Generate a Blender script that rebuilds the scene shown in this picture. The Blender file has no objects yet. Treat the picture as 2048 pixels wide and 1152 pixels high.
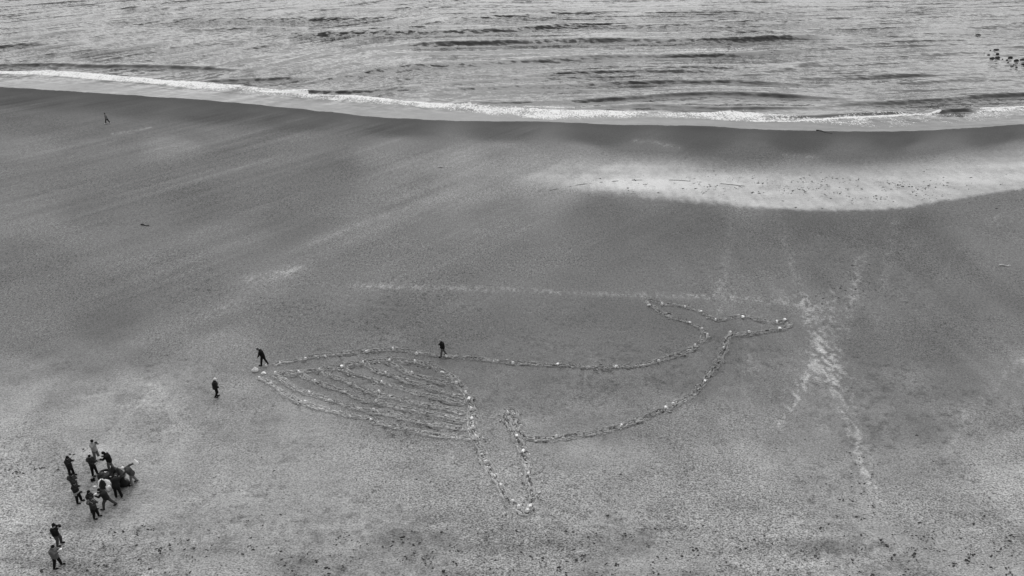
import bpy, bmesh, math, random
import numpy as np
from mathutils import Vector, Matrix

random.seed(7)
RNG = np.random.default_rng(11)
C = bpy.context.scene.collection
SC = bpy.context.scene
R = math.radians

# ------------------------------------------------------------------ camera
CAM_H = 33.0
PITCH = R(27.3)            # below the horizon
FPX = 1506.0               # focal length in pixels of the 2048 wide photograph
cd = bpy.data.cameras.new('camera')
cam = bpy.data.objects.new('camera', cd)
C.objects.link(cam)
cam.location = (0, 0, CAM_H)
cam.rotation_euler = (math.pi / 2 - PITCH, 0, 0)
cd.sensor_width = 36.0
cd.lens = 36.0 * FPX / 2048.0
cd.clip_start = 0.5
cd.clip_end = 12000
SC.camera = cam

# ------------------------------------------------------------------ sky, sun, exposure
SUN_EL, SUN_AZ = R(50), R(-2)        # azimuth from +Y (out to sea), negative to the left
w = bpy.data.worlds.new('World')
SC.world = w
w.use_nodes = True
nt = w.node_tree
nt.nodes.clear()
sky = nt.nodes.new('ShaderNodeTexSky')
sky.sky_type = 'NISHITA'
sky.sun_disc = False
sky.sun_elevation = SUN_EL
sky.sun_rotation = SUN_AZ
sky.air_density = 1.0
sky.dust_density = 3.5
sky.ozone_density = 1.0
bw = nt.nodes.new('ShaderNodeRGBToBW')
bg = nt.nodes.new('ShaderNodeBackground')
bg.inputs['Strength'].default_value = 0.13
wo = nt.nodes.new('ShaderNodeOutputWorld')
nt.links.new(sky.outputs[0], bw.inputs[0])
nt.links.new(bw.outputs[0], bg.inputs['Color'])
nt.links.new(bg.outputs[0], wo.inputs['Surface'])

sd = bpy.data.lights.new('sun', 'SUN')
sd.energy = 1.0
sd.angle = R(150)
sd.color = (1, 1, 1)
sun = bpy.data.objects.new('sun', sd)
C.objects.link(sun)
sdir = Vector((math.sin(SUN_AZ) * math.cos(SUN_EL), math.cos(SUN_AZ) * math.cos(SUN_EL), math.sin(SUN_EL)))
sun.rotation_euler = sdir.to_track_quat('Z', 'Y').to_euler()
sun.location = sdir * 200

vs = SC.view_settings
vs.view_transform = 'Standard'
vs.look = 'None'
vs.gamma = 1
vs.exposure = 0.25
vs.use_curve_mapping = False


# ------------------------------------------------------------------ helpers
ST, CT = math.sin(PITCH), math.cos(PITCH)


def gp(x, y, z=0.0):
    """point of the ground (height z) seen at pixel x, y of the photograph"""
    u = (x - 1024) / FPX
    v = (y - 576) / FPX
    d = np.array([u, CT - v * ST, -ST - v * CT])
    t = (z - CAM_H) / d[2]
    return np.array([d[0] * t, d[1] * t, z])


def gpa(pts):
    return np.array([gp(*p)[:2] for p in pts])


def to_px(X, Y, Z=0.0):
    dz = Z - CAM_H
    zc = Y * CT - dz * ST
    zc = np.maximum(zc, 1.0)
    yc = Y * ST + dz * CT
    return 1024 + FPX * X / zc, 576 - FPX * yc / zc


def lin(g):
    g = np.asarray(g, float) / 255.0
    return np.where(g <= 0.04045, g / 12.92, ((g + 0.055) / 1.055) ** 2.4)


def _hash(i, j, s):
    n = (i.astype(np.int64) * 374761393 + j.astype(np.int64) * 668265263 + s * 974711) & 0x7fffffff
    n = ((n ^ (n >> 13)) * 1274126177) & 0x7fffffff
    n = n ^ (n >> 16)
    return (n & 0xffffff) / float(0xffffff)


def vnoise(x, y, seed=0):
    i = np.floor(x).astype(np.int64)
    j = np.floor(y).astype(np.int64)
    fx = x - i
    fy = y - j
    fx = fx * fx * (3 - 2 * fx)
    fy = fy * fy * (3 - 2 * fy)
    a = _hash(i, j, seed)
    b = _hash(i + 1, j, seed)
    c = _hash(i, j + 1, seed)
    d = _hash(i + 1, j + 1, seed)
    return (a * (1 - fx) + b * fx) * (1 - fy) + (c * (1 - fx) + d * fx) * fy


def fbm(x, y, o=4, seed=0):
    s = 0
    a = 0.5
    t = 0
    for k in range(o):
        s = s + a * vnoise(x * 2 ** k + 17.3 * k, y * 2 ** k - 9.1 * k, seed + k)
        t += a
        a *= 0.55
    return s / t


def sstep(a, b, x):
    t = np.clip((x - a) / (b - a), 0, 1)
    return t * t * (3 - 2 * t)


def pl_dist(px, py, pts, ys=1.0):
    """distance from points to a polyline, and the parameter 0..1 along it"""
    best = np.full(px.shape, 1e9)
    n = len(pts) - 1
    for k in range(n):
        ax, ay = pts[k]
        bx, by = pts[k + 1]
        dx, dy = bx - ax, (by - ay) * ys
        L = dx * dx + dy * dy + 1e-9
        t = np.clip(((px - ax) * dx + (py - ay) * ys * dy) / L, 0, 1)
        d = (px - ax - t * dx) ** 2 + ((py - ay) * ys - t * dy) ** 2
        best = np.minimum(best, d)
    return np.sqrt(best)


def interp(pts, x):
    p = np.array(pts, float)
    return np.interp(x, p[:, 0], p[:, 1])


def tag(o, label=None, cat=None, group=None, kind=None):
    if label: o['label'] = label
    if cat: o['category'] = cat
    if group: o['group'] = group
    if kind: o['kind'] = kind
    return o


def link(name, me, mat=None, parent=None, smooth=True):
    if mat is not None and not me.materials:
        me.materials.append(mat)
    if smooth and len(me.polygons):
        me.polygons.foreach_set('use_smooth', np.ones(len(me.polygons), bool))
    o = bpy.data.objects.new(name, me)
    C.objects.link(o)
    if parent is not None:
        o.parent = parent
    return o


def empty(name, loc, rz=0.0):
    o = bpy.data.objects.new(name, None)
    C.objects.link(o)
    o.location = loc
    o.rotation_euler = (0, 0, rz)
    o.empty_display_size = 0.2
    return o


def grid_mesh(name, X, Y, Z, attrs=None):
    nr, nc = X.shape
    me = bpy.data.meshes.new(name)
    co = np.stack([X, Y, Z], -1).reshape(-1, 3).astype(np.float32)
    idx = np.arange(nr * nc).reshape(nr, nc)
    q = np.stack([idx[:-1, :-1], idx[:-1, 1:], idx[1:, 1:], idx[1:, :-1]], -1).reshape(-1, 4)
    me.vertices.add(len(co))
    me.vertices.foreach_set('co', co.ravel())
    me.loops.add(q.size)
    me.loops.foreach_set('vertex_index', q.ravel().astype(np.int32))
    me.polygons.add(len(q))
    me.polygons.foreach_set('loop_start', np.arange(0, q.size, 4, dtype=np.int32))
    me.polygons.foreach_set('loop_total', np.full(len(q), 4, np.int32))
    me.update(calc_edges=True)
    for k, v in (attrs or {}).items():
        a = me.attributes.new(k, 'FLOAT', 'POINT')
        a.data.foreach_set('value', np.ascontiguousarray(v, dtype=np.float32).ravel())
    return me


# ------------------------------------------------------------------ materials
def new_mat(name):
    m = bpy.data.materials.new(name)
    m.use_nodes = True
    n = m.node_tree.nodes
    l = m.node_tree.links
    n.clear()
    out = n.new('ShaderNodeOutputMaterial')
    return m, n, l, out


def N(n, t, **kw):
    x = n.new(t)
    for k, v in kw.items():
        if k.startswith('i_'):
            x.inputs[k[2:].replace('_', ' ')].default_value = v
        else:
            setattr(x, k, v)
    return x


def math_node(n, l, op, a, b=None, clamp=False):
    m = n.new('ShaderNodeMath')
    m.operation = op
    m.use_clamp = clamp
    for k, v in enumerate((a, b)):
        if v is None: continue
        if isinstance(v, (int, float)):
            m.inputs[k].default_value = v
        else:
            l.new(v, m.inputs[k])
    return m.outputs[0]


def noise(n, l, vec, scale, detail=3, rough=0.55):
    t = n.new('ShaderNodeTexNoise')
    t.inputs['Scale'].default_value = scale
    t.inputs['Detail'].default_value = detail
    t.inputs['Roughness'].default_value = rough
    l.new(vec, t.inputs['Vector'])
    return t.outputs['Fac']


def plain(name, g, rough=0.8, var=0.25, scale=9.0, bump=0.15, spec=0.3):
    """cloth, plastic, stone: grey with a little procedural unevenness"""
    m, n, l, out = new_mat(name)
    b = n.new('ShaderNodeBsdfPrincipled')
    tc = n.new('ShaderNodeTexCoord')
    f = noise(n, l, tc.outputs['Object'], scale, 4)
    v = math_node(n, l, 'MULTIPLY', math_node(n, l, 'ADD', math_node(n, l, 'MULTIPLY', f, 2 * var), 1 - var), g)
    l.new(v, b.inputs['Base Color'])
    b.inputs['Roughness'].default_value = rough
    b.inputs['Specular IOR Level'].default_value = spec
    bp = n.new('ShaderNodeBump')
    bp.inputs['Strength'].default_value = bump
    bp.inputs['Distance'].default_value = 0.02
    l.new(f, bp.inputs['Height'])
    l.new(bp.outputs[0], b.inputs['Normal'])
    l.new(b.outputs[0], out.inputs['Surface'])
    return m


def sand_material(name, fine=1.0, grain=1.0):
    m, n, l, out = new_mat(name)
    geo = n.new('ShaderNodeNewGeometry')
    P = geo.outputs['Position']
    tone = N(n, 'ShaderNodeAttribute', attribute_name='tone').outputs['Fac']
    wet = N(n, 'ShaderNodeAttribute', attribute_name='wet').outputs['Fac']
    rel = N(n, 'ShaderNodeAttribute', attribute_name='relief').outputs['Fac']
    # ripples run roughly along the shore: squeeze across it
    mp = n.new('ShaderNodeMapping')
    mp.inputs['Scale'].default_value = (0.75, 1.1, 1.0)
    mp.inputs['Rotation'].default_value = (0, 0, R(4))
    l.new(P, mp.inputs['Vector'])
    V = mp.outputs[0]
    n1 = noise(n, l, V, 11.0, 3, 0.75)      # grains and crumbs
    n2 = noise(n, l, V, 2.6, 4, 0.62)      # ripples, prints
    n3 = noise(n, l, P, 0.35, 4, 0.6)      # damp patches
    n4 = noise(n, l, V, 4.6, 2, 0.6)
    # colour
    s = math_node(n, l, 'MULTIPLY', math_node(n, l, 'SUBTRACT', n1, 0.5), 4.6)
    s2 = math_node(n, l, 'MULTIPLY', math_node(n, l, 'SUBTRACT', n2, 0.5), 0.5)
    s3 = math_node(n, l, 'MULTIPLY', math_node(n, l, 'SUBTRACT', n3, 0.5), 0.25)
    s4 = math_node(n, l, 'MULTIPLY', math_node(n, l, 'SUBTRACT', n4, 0.5), 1.0)
    tot = math_node(n, l, 'ADD', math_node(n, l, 'ADD', s, s2), math_node(n, l, 'ADD', s3, s4))
    mp2 = n.new('ShaderNodeMapping')
    mp2.inputs['Scale'].default_value = (1.0, 0.5, 1.0)
    l.new(P, mp2.inputs['Vector'])
    n5 = noise(n, l, mp2.outputs[0], 6.0, 3, 0.8)
    far = N(n, 'ShaderNodeAttribute', attribute_name='coarse').outputs['Fac']
    s5 = math_node(n, l, 'MULTIPLY', math_node(n, l, 'SUBTRACT', n5, 0.5), math_node(n, l, 'MULTIPLY', far, 3.4))
    tot = math_node(n, l, 'ADD', tot, s5)
    mp5 = n.new('ShaderNodeMapping')
    mp5.inputs['Scale'].default_value = (1.0, 0.45, 1.0)
    l.new(P, mp5.inputs['Vector'])
    n7 = noise(n, l, mp5.outputs[0], 2.6, 3, 0.8)
    vfar = N(n, 'ShaderNodeAttribute', attribute_name='wide').outputs['Fac']
    tot = math_node(n, l, 'ADD', tot, math_node(n, l, 'MULTIPLY', math_node(n, l, 'SUBTRACT', n7, 0.5), math_node(n, l, 'MULTIPLY', vfar, 1.9)))
    tot = math_node(n, l, 'MULTIPLY', tot, math_node(n, l, 'ADD', math_node(n, l, 'MULTIPLY', rel, 0.60), 0.30))
    sp1 = math_node(n, l, 'MULTIPLY', math_node(n, l, 'SUBTRACT', noise(n, l, V, 7.0, 2, 0.7), 0.60), 6.0, True)     # shell bits
    sp2 = math_node(n, l, 'MULTIPLY', math_node(n, l, 'SUBTRACT', noise(n, l, V, 5.2, 3, 0.7), 0.60), 6.0, True)     # dark crumbs
    tot = math_node(n, l, 'ADD', tot, math_node(n, l, 'MULTIPLY', math_node(n, l, 'SUBTRACT', sp1, sp2), math_node(n, l, 'MULTIPLY', rel, 0.42)))
    # pale dry crumbs, thick where feet and wheels broke the crust
    spk = N(n, 'ShaderNodeAttribute', attribute_name='crumbs').outputs['Fac']
    mp3 = n.new('ShaderNodeMapping')
    mp3.inputs['Scale'].default_value = (0.62, 1.0, 1.0)
    l.new(P, mp3.inputs['Vector'])
    n6 = noise(n, l, mp3.outputs[0], 5.5, 4, 0.8)
    thr = math_node(n, l, 'SUBTRACT', n6, math_node(n, l, 'SUBTRACT', 0.66, math_node(n, l, 'MULTIPLY', spk, 0.20)))
    pk = math_node(n, l, 'MULTIPLY', thr, 9.0, True)
    tot = math_node(n, l, 'ADD', tot, math_node(n, l, 'MULTIPLY', pk, 0.62))
    k = math_node(n, l, 'MAXIMUM', math_node(n, l, 'ADD', tot, 1.0), 0.25)
    col = math_node(n, l, 'MULTIPLY', tone, k)
    # relief
    h = math_node(n, l, 'ADD', math_node(n, l, 'MULTIPLY', n1, 0.45), math_node(n, l, 'MULTIPLY', n2, 0.55))
    bp = n.new('ShaderNodeBump')
    bp.inputs['Distance'].default_value = 0.10
    l.new(math_node(n, l, 'MULTIPLY', rel, 0.8 * fine, True), bp.inputs['Strength'])
    l.new(h, bp.inputs['Height'])
    dry = n.new('ShaderNodeBsdfPrincipled')
    l.new(col, dry.inputs['Base Color'])
    dry.inputs['Roughness'].default_value = 0.95
    dry.inputs['Specular IOR Level'].default_value = 0.04
    l.new(bp.outputs[0], dry.inputs['Normal'])
    # water film lying on soaked sand
    bw_ = n.new('ShaderNodeBump')
    bw_.inputs['Distance'].default_value = 0.02
    bw_.inputs['Strength'].default_value = 0.35
    l.new(n2, bw_.inputs['Height'])
    wt = n.new('ShaderNodeBsdfPrincipled')
    l.new(col, wt.inputs['Base Color'])
    wt.inputs['Roughness'].default_value = 0.22
    wt.inputs['IOR'].default_value = 1.33
    wt.inputs['Specular IOR Level'].default_value = 0.5
    wt.inputs['Coat Weight'].default_value = 1.0
    wt.inputs['Coat IOR'].default_value = 1.75
    wt.inputs['Coat Roughness'].default_value = 0.12
    l.new(bw_.outputs[0], wt.inputs['Normal'])
    l.new(bw_.outputs[0], wt.inputs['Coat Normal'])
    mx = n.new('ShaderNodeMixShader')
    wf = math_node(n, l, 'ADD', wet, math_node(n, l, 'MULTIPLY', math_node(n, l, 'SUBTRACT', n2, 0.5), 0.5))
    wf = math_node(n, l, 'MULTIPLY', math_node(n, l, 'MULTIPLY', wf, 1.0, True), math_node(n, l, 'GREATER_THAN', wet, 0.01))
    l.new(wf, mx.inputs[0])
    l.new(dry.outputs[0], mx.inputs[1])
    l.new(wt.outputs[0], mx.inputs[2])
    l.new(mx.outputs[0], out.inputs['Surface'])
    return m


WK1, WK2 = 1.6, 1.5


def water_material():
    m, n, l, out = new_mat('sea_water')
    geo = n.new('ShaderNodeNewGeometry')
    P = geo.outputs['Position']
    foam = N(n, 'ShaderNodeAttribute', attribute_name='foam').outputs['Fac']
    chop = N(n, 'ShaderNodeAttribute', attribute_name='chop').outputs['Fac']
    side = N(n, 'ShaderNodeAttribute', attribute_name='side').outputs['Fac']

    def slopes(rot, sc, scale, det, rough):
        # two independent noise channels taken as the slope of the wavelets
        mp = n.new('ShaderNodeMapping')
        mp.vector_type = 'TEXTURE'
        mp.inputs['Rotation'].default_value = (0, 0, R(rot))
        mp.inputs['Scale'].default_value = sc
        l.new(P, mp.inputs['Vector'])
        t = n.new('ShaderNodeTexNoise')
        t.inputs['Scale'].default_value = scale
        t.inputs['Detail'].default_value = det
        t.inputs['Roughness'].default_value = rough
        l.new(mp.outputs[0], t.inputs['Vector'])
        v = n.new('ShaderNodeVectorMath')
        v.operation = 'SUBTRACT'
        l.new(t.outputs['Color'], v.inputs[0])
        v.inputs[1].default_value = (.5, .5, .5)
        return v.outputs[0]

    def vscale(v, k):
        s_ = n.new('ShaderNodeVectorMath')
        s_.operation = 'MULTIPLY'
        l.new(v, s_.inputs[0])
        s_.inputs[1].default_value = k
        return s_.outputs[0]

    def vadd(u_, v):
        s_ = n.new('ShaderNodeVectorMath')
        s_.operation = 'ADD'
        l.new(u_, s_.inputs[0])
        l.new(v, s_.inputs[1])
        return s_.outputs[0]
    a = slopes(51, (11.0, 1.0, 1), 0.38, 3, 0.62)      # wind chop, left of the bay
    b = slopes(7, (9.0, 1.0, 1), 0.38, 3, 0.62)     # wind chop, right
    c = slopes(-16, (2.0, 1.0, 1), 0.9, 3, 0.7)       # small ripples
    ab = n.new('ShaderNodeMix')
    ab.data_type = 'VECTOR'
    l.new(side, ab.inputs[0])
    l.new(a, ab.inputs[4])
    l.new(b, ab.inputs[5])
    sl = vadd(vscale(ab.outputs[1], (WK1 * .6, WK1, 0)), vscale(c, (WK2 * .7, WK2, 0)))
    s_ = n.new('ShaderNodeVectorMath')
    s_.operation = 'SCALE'
    l.new(sl, s_.inputs[0])
    l.new(chop, s_.inputs['Scale'])
    nn = n.new('ShaderNodeVectorMath')
    nn.operation = 'NORMALIZE'
    l.new(vadd(geo.outputs['Normal'], s_.outputs[0]), nn.inputs[0])
    bp = nn
    b1 = n.new('ShaderNodeBsdfPrincipled')
    b1.inputs['Base Color'].default_value = (0.042, 0.042, 0.042, 1)
    b1.inputs['Roughness'].default_value = 0.10
    b1.inputs['IOR'].default_value = 1.333
    b1.inputs['Specular IOR Level'].default_value = 0.36
    l.new(bp.outputs[0], b1.inputs['Normal'])
    # foam: lacy, thresholded by its density
    mp = n.new('ShaderNodeMapping')
    mp.inputs['Scale'].default_value = (1.0, 0.55, 1)
    l.new(P, mp.inputs['Vector'])
    f1 = noise(n, l, mp.outputs[0], 2.3, 5, 0.85)
    f2 = noise(n, l, mp.outputs[0], 0.35, 3, 0.6)
    ff = math_node(n, l, 'ADD', math_node(n, l, 'MULTIPLY', f1, 0.75), math_node(n, l, 'MULTIPLY', f2, 0.25))
    d = math_node(n, l, 'SUBTRACT', math_node(n, l, 'ADD', math_node(n, l, 'MULTIPLY', foam, 0.50), 0.145), ff)
    fm = math_node(n, l, 'MULTIPLY', d, 16.0, True)
    fb = n.new('ShaderNodeBsdfPrincipled')
    fb.inputs['Base Color'].default_value = (0.82, 0.82, 0.82, 1)
    fb.inputs['Roughness'].default_value = 0.9
    fb.inputs['Specular IOR Level'].default_value = 0.2
    bf = n.new('ShaderNodeBump')
    bf.inputs['Distance'].default_value = 0.12
    bf.inputs['Strength'].default_value = 0.6
    l.new(f1, bf.inputs['Height'])
    l.new(bf.outputs[0], fb.inputs['Normal'])
    mx = n.new('ShaderNodeMixShader')
    l.new(fm, mx.inputs[0])
    l.new(b1.outputs[0], mx.inputs[1])
    l.new(fb.outputs[0], mx.inputs[2])
    l.new(mx.outputs[0], out.inputs['Surface'])
    return m


M_SAND = sand_material('sand')
M_DUG = sand_material('dug_sand', 1.2)
M_WATER = water_material()
M_ROCK = plain('dark_wet_rock', 0.022, 0.55, 0.5, 2.5, 0.6, 0.4)
M_WEED = plain('dark_seaweed', 0.045, 0.8, 0.5, 6, 0.4)
M_WHITE = plain('white_paper', 0.92, 0.8, 0.05, 12, 0.25, 0.2)
M_WHITEPL = plain('white_plastic', 0.92, 0.5, 0.05, 8, 0.4, 0.4)
M_BLACKPL = plain('black_plastic', 0.014, 0.42, 0.4, 10, 0.6, 0.4)
M_PALE = plain('bleached_wood', 0.62, 0.85, 0.2, 14, 0.3)
M_DARKWOOD = plain('dark_wood', 0.05, 0.85, 0.4, 14, 0.4)
M_SKIN = plain('skin', 0.36, 0.6, 0.06, 6, 0.05)
CL = {k: plain('cloth_' + k, g, 0.9, 0.22, 7, 0.35, 0.15) for k, g in
      dict(black=0.010, charcoal=0.022, dark=0.036, slate=0.065, grey=0.12, mid=0.19, light=0.34, pale=0.50, white=0.86).items()}
M_PHONE = plain('phone_glass', 0.02, 0.2, 0.1, 5, 0.0, 0.5)

# ------------------------------------------------------------------ the shore
SHORE = [(-900, 120), (-400, 145), (-100, 166), (0, 174), (100, 180), (200, 186), (350, 196), (450, 203), (560, 214), (650, 223), (750, 235),
         (870, 240), (970, 243), (1100, 243), (1200, 248), (1300, 251), (1400, 252), (1500, 258), (1600, 262), (1700, 263),
         (1800, 263), (1900, 258), (2000, 252), (2048, 248), (2200, 236), (2500, 210), (3000, 170)]
_sx = np.arange(-880, 2980, 20.0)
_sp = np.array(SHORE, float)
_sy = np.interp(_sx, _sp[:, 0], _sp[:, 1])
for _ in range(3):
    _sy[1:-1] = (_sy[:-2] + 2 * _sy[1:-1] + _sy[2:]) / 4
_sw = np.array([gp(a, b)[:2] for a, b in zip(_sx, _sy)])     # shoreline on the ground


def shore_Y(X):
    X = np.asarray(X, float)
    return np.interp(X, _sw[:, 0], _sw[:, 1]) + 0.5 * (vnoise(X * 0.35, X * 0 + 3.1, 5) - 0.5) + 0.25 * (vnoise(X * 1.3, X * 0, 6) - 0.5)


def ground_base(X, Y):
    wv = Y - shore_Y(X)
    return -np.clip(wv, 0, 150) * 0.025


# ------------------------------------------------------------------ sand sheet
rows = np.concatenate([[-1500, -600, -200, -60, -10, 8, 16], []])
ypx = np.concatenate([np.arange(1290, 300, -2.2), np.arange(300, 150, -1.6)])
drow = np.array([gp(1024, y)[1] for y in ypx])
far = np.array([drow[-1] + 20, drow[-1] + 80, 500, 1200, 3000, 9000])
drow = np.concatenate([rows, drow[drow > 17], far])
srow = np.maximum(drow * CT + CAM_H * ST, 30.0)
ucol = np.concatenate([[-60, -14, -5, -2.4, -1.5, -1.1], np.arange(-0.92, 0.921, 0.0021), [1.1, 1.5, 2.4, 5, 14, 60]])
GX = srow[:, None] * ucol[None, :]
GY = np.repeat(drow[:, None], len(ucol), 1)
PX, PY = to_px(GX, GY)
PXc = np.clip(PX, -250, 2300)
PYc = np.clip(PY, 150, 1300)

# how light or dark the sand is (damp, dry, trampled) at places along the beach
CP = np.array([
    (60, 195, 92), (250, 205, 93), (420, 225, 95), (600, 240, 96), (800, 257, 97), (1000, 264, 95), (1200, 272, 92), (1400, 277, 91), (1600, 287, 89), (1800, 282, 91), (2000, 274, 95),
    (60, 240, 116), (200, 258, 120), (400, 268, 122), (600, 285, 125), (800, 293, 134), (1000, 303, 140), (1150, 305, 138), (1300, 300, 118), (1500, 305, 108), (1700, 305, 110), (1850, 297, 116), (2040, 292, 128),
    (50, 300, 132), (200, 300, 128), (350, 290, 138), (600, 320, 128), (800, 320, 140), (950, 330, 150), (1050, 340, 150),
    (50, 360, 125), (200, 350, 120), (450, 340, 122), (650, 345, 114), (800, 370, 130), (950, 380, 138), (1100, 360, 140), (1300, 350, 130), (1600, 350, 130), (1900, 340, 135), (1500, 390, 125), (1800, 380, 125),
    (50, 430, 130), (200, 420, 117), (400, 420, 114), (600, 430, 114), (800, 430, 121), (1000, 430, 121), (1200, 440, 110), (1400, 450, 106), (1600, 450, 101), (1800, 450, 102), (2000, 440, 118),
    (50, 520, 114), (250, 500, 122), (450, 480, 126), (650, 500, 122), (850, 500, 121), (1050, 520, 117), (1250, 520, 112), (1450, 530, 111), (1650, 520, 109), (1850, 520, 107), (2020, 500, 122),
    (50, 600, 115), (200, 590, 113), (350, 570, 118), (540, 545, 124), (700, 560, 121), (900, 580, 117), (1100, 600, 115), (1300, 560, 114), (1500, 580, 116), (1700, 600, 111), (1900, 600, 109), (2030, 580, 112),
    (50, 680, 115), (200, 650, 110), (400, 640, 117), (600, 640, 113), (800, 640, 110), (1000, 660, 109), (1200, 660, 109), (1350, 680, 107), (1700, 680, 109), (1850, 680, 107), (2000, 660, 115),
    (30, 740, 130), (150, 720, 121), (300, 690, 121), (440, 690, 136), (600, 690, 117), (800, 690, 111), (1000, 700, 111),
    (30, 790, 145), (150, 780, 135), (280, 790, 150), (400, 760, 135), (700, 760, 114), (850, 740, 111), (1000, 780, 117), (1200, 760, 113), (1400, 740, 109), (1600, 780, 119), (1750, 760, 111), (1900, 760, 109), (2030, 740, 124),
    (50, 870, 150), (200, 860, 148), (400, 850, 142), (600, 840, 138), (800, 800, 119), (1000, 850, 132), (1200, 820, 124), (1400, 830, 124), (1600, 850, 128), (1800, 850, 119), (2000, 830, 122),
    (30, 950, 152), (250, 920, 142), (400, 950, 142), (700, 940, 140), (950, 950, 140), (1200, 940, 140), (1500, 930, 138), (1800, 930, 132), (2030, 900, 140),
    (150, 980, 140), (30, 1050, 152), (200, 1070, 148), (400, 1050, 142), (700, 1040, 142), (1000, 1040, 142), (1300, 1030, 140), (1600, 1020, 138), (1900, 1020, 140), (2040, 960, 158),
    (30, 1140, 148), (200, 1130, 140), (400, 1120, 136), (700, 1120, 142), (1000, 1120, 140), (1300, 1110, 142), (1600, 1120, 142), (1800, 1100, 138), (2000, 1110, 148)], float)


def idw(px, py):
    num = np.zeros(px.shape, np.float32)
    den = np.zeros(px.shape, np.float32)
    p = px.astype(np.float32)
    q = py.astype(np.float32)
    for x, y, g in CP:
        k = 1.7 if y > 320 else 2.8
        d2 = (p - x) ** 2 + ((q - y) * k) ** 2 + 300
        wgt = 1.0 / (d2 * d2)
        num += wgt * g
        den += wgt
    return num / den


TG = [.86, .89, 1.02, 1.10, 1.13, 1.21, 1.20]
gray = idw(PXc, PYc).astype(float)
STREAKS = [
    ([(700, 572), (1000, 578), (1200, 588), (1450, 594), (1600, 606)], 8, 22), 
    ([(500, 558), (545, 548), (595, 538)], 13, 26), ([(470, 600), (400, 640)], 20, 9), ([(285, 518), (430, 452)], 9, 9), ([(225, 268), (300, 255)], 3, 22), ([(140, 312), (260, 270)], 5, 11),
    ([(290, 305), (420, 276)], 6, 11), ([(1268, 281), (1302, 283), (1358, 296)], 5, 22), ([(1570, 310), (1635, 314)], 6, 20), ([(1065, 310), (1100, 311)], 3, 18),
    ([(0, 750), (120, 716), (250, 690), (400, 642), (560, 580)], 12, 8), ([(120, 256), (215, 230)], 4, 8), ([(560, 260), (420, 300)], 5, 9),
    ([(900, 300), (690, 380)], 8, 8), ([(1990, 440), (2048, 425)], 22, 12), 
    ([(250, 820), (300, 780)], 22, 10), ([(700, 240), (610, 262)], 3, 9), ([(760, 246), (720, 262)], 3, 10), ([(870, 262), (940, 280)], 5, 9),
]
BRK = (0.55 + 0.7 * fbm(GX / 2.2, GY / 4.0, 3, 44)) * (0.15 + 1.5 * sstep(.34, .66, 0.3 * fbm(GX / 1.2, GY / 2.0, 3, 43) + 0.7 * vnoise(GX / 0.20, GY / 0.42, 45)))
crumbs = np.zeros(gray.shape)
for pts, wd, amp in STREAKS:
    d = pl_dist(PX, PY, pts, 1.6)
    e_ = amp * np.exp(-(d / (wd * 1.3)) ** 2) * BRK
    gray += .42 * e_
    crumbs += .035 * e_
# vehicle and foot tracks fanning out from the right of the tail
TRACKS = [([(1600, 600), (1622, 650), (1643, 712), (1668, 780), (1694, 850), (1726, 930), (1760, 1000)], 18), ([(1612, 640), (1655, 715), (1688, 790), (1716, 870), (1740, 935)], 20),
          ([(1556, 425), (1570, 480), (1590, 545), (1612, 605), (1640, 670)], 20), ([(1668, 585), (1655, 640), (1640, 700), (1606, 770), (1560, 850)], 24), ([(1640, 690), (1625, 740), (1590, 800)], 18),
          ([(1720, 515), (1708, 590), (1680, 690), (1660, 740)], 21), ([(1790, 450), (1770, 560), (1752, 660)], 18), ([(1462, 450), (1450, 530), (1436, 620)], 22), ([(1500, 700), (1530, 770), (1550, 830)], 12),
          ([(1480, 690), (1500, 760), (1490, 830)], 11), ([(1640, 700), (1690, 752), (1745, 768)], 16), ([(2048, 715), (1990, 770), (1930, 830), (1900, 900)], 20), ([(2048, 760), (1980, 830)], 13), ([(1560, 590), (1600, 606), (1640, 612)], 18),
          ([(1626, 640), (1600, 720), (1572, 800)], 9), ([(1650, 705), (1640, 790), (1650, 860)], 8), ([(1662, 745), (1700, 800), (1760, 860)], 8), ([(1735, 500), (1690, 620), (1650, 700)], 9), ([(1830, 470), (1800, 600), (1790, 700)], 7), ([(1440, 620), (1400, 700), (1380, 760)], 7), ([(1520, 640), (1490, 720), (1440, 800)], 8), ([(1860, 620), (1820, 740), (1760, 860)], 6), ([(440, 690), (420, 740), (360, 790), (290, 800)], 7), ([(320, 740), (290, 800), (240, 850)], 8), ([(905, 880), (900, 940)], 12), ([(1080, 1090), (1090, 1040)], 10)]
for pts, amp in TRACKS:
    d = pl_dist(PX + 7 * (vnoise(GX / 1.5, GY / 2.5, 46) - .5), PY, pts, 1.0)
    d2 = np.abs(d - 7)
    e_ = amp * (np.exp(-(d / 4.5) ** 2) + .7 * np.exp(-(d2 / 3.0) ** 2) + .75 * np.exp(-(d / 24) ** 2)) * BRK
    gray += .22 * e_
    crumbs += .0145 * e_
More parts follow.
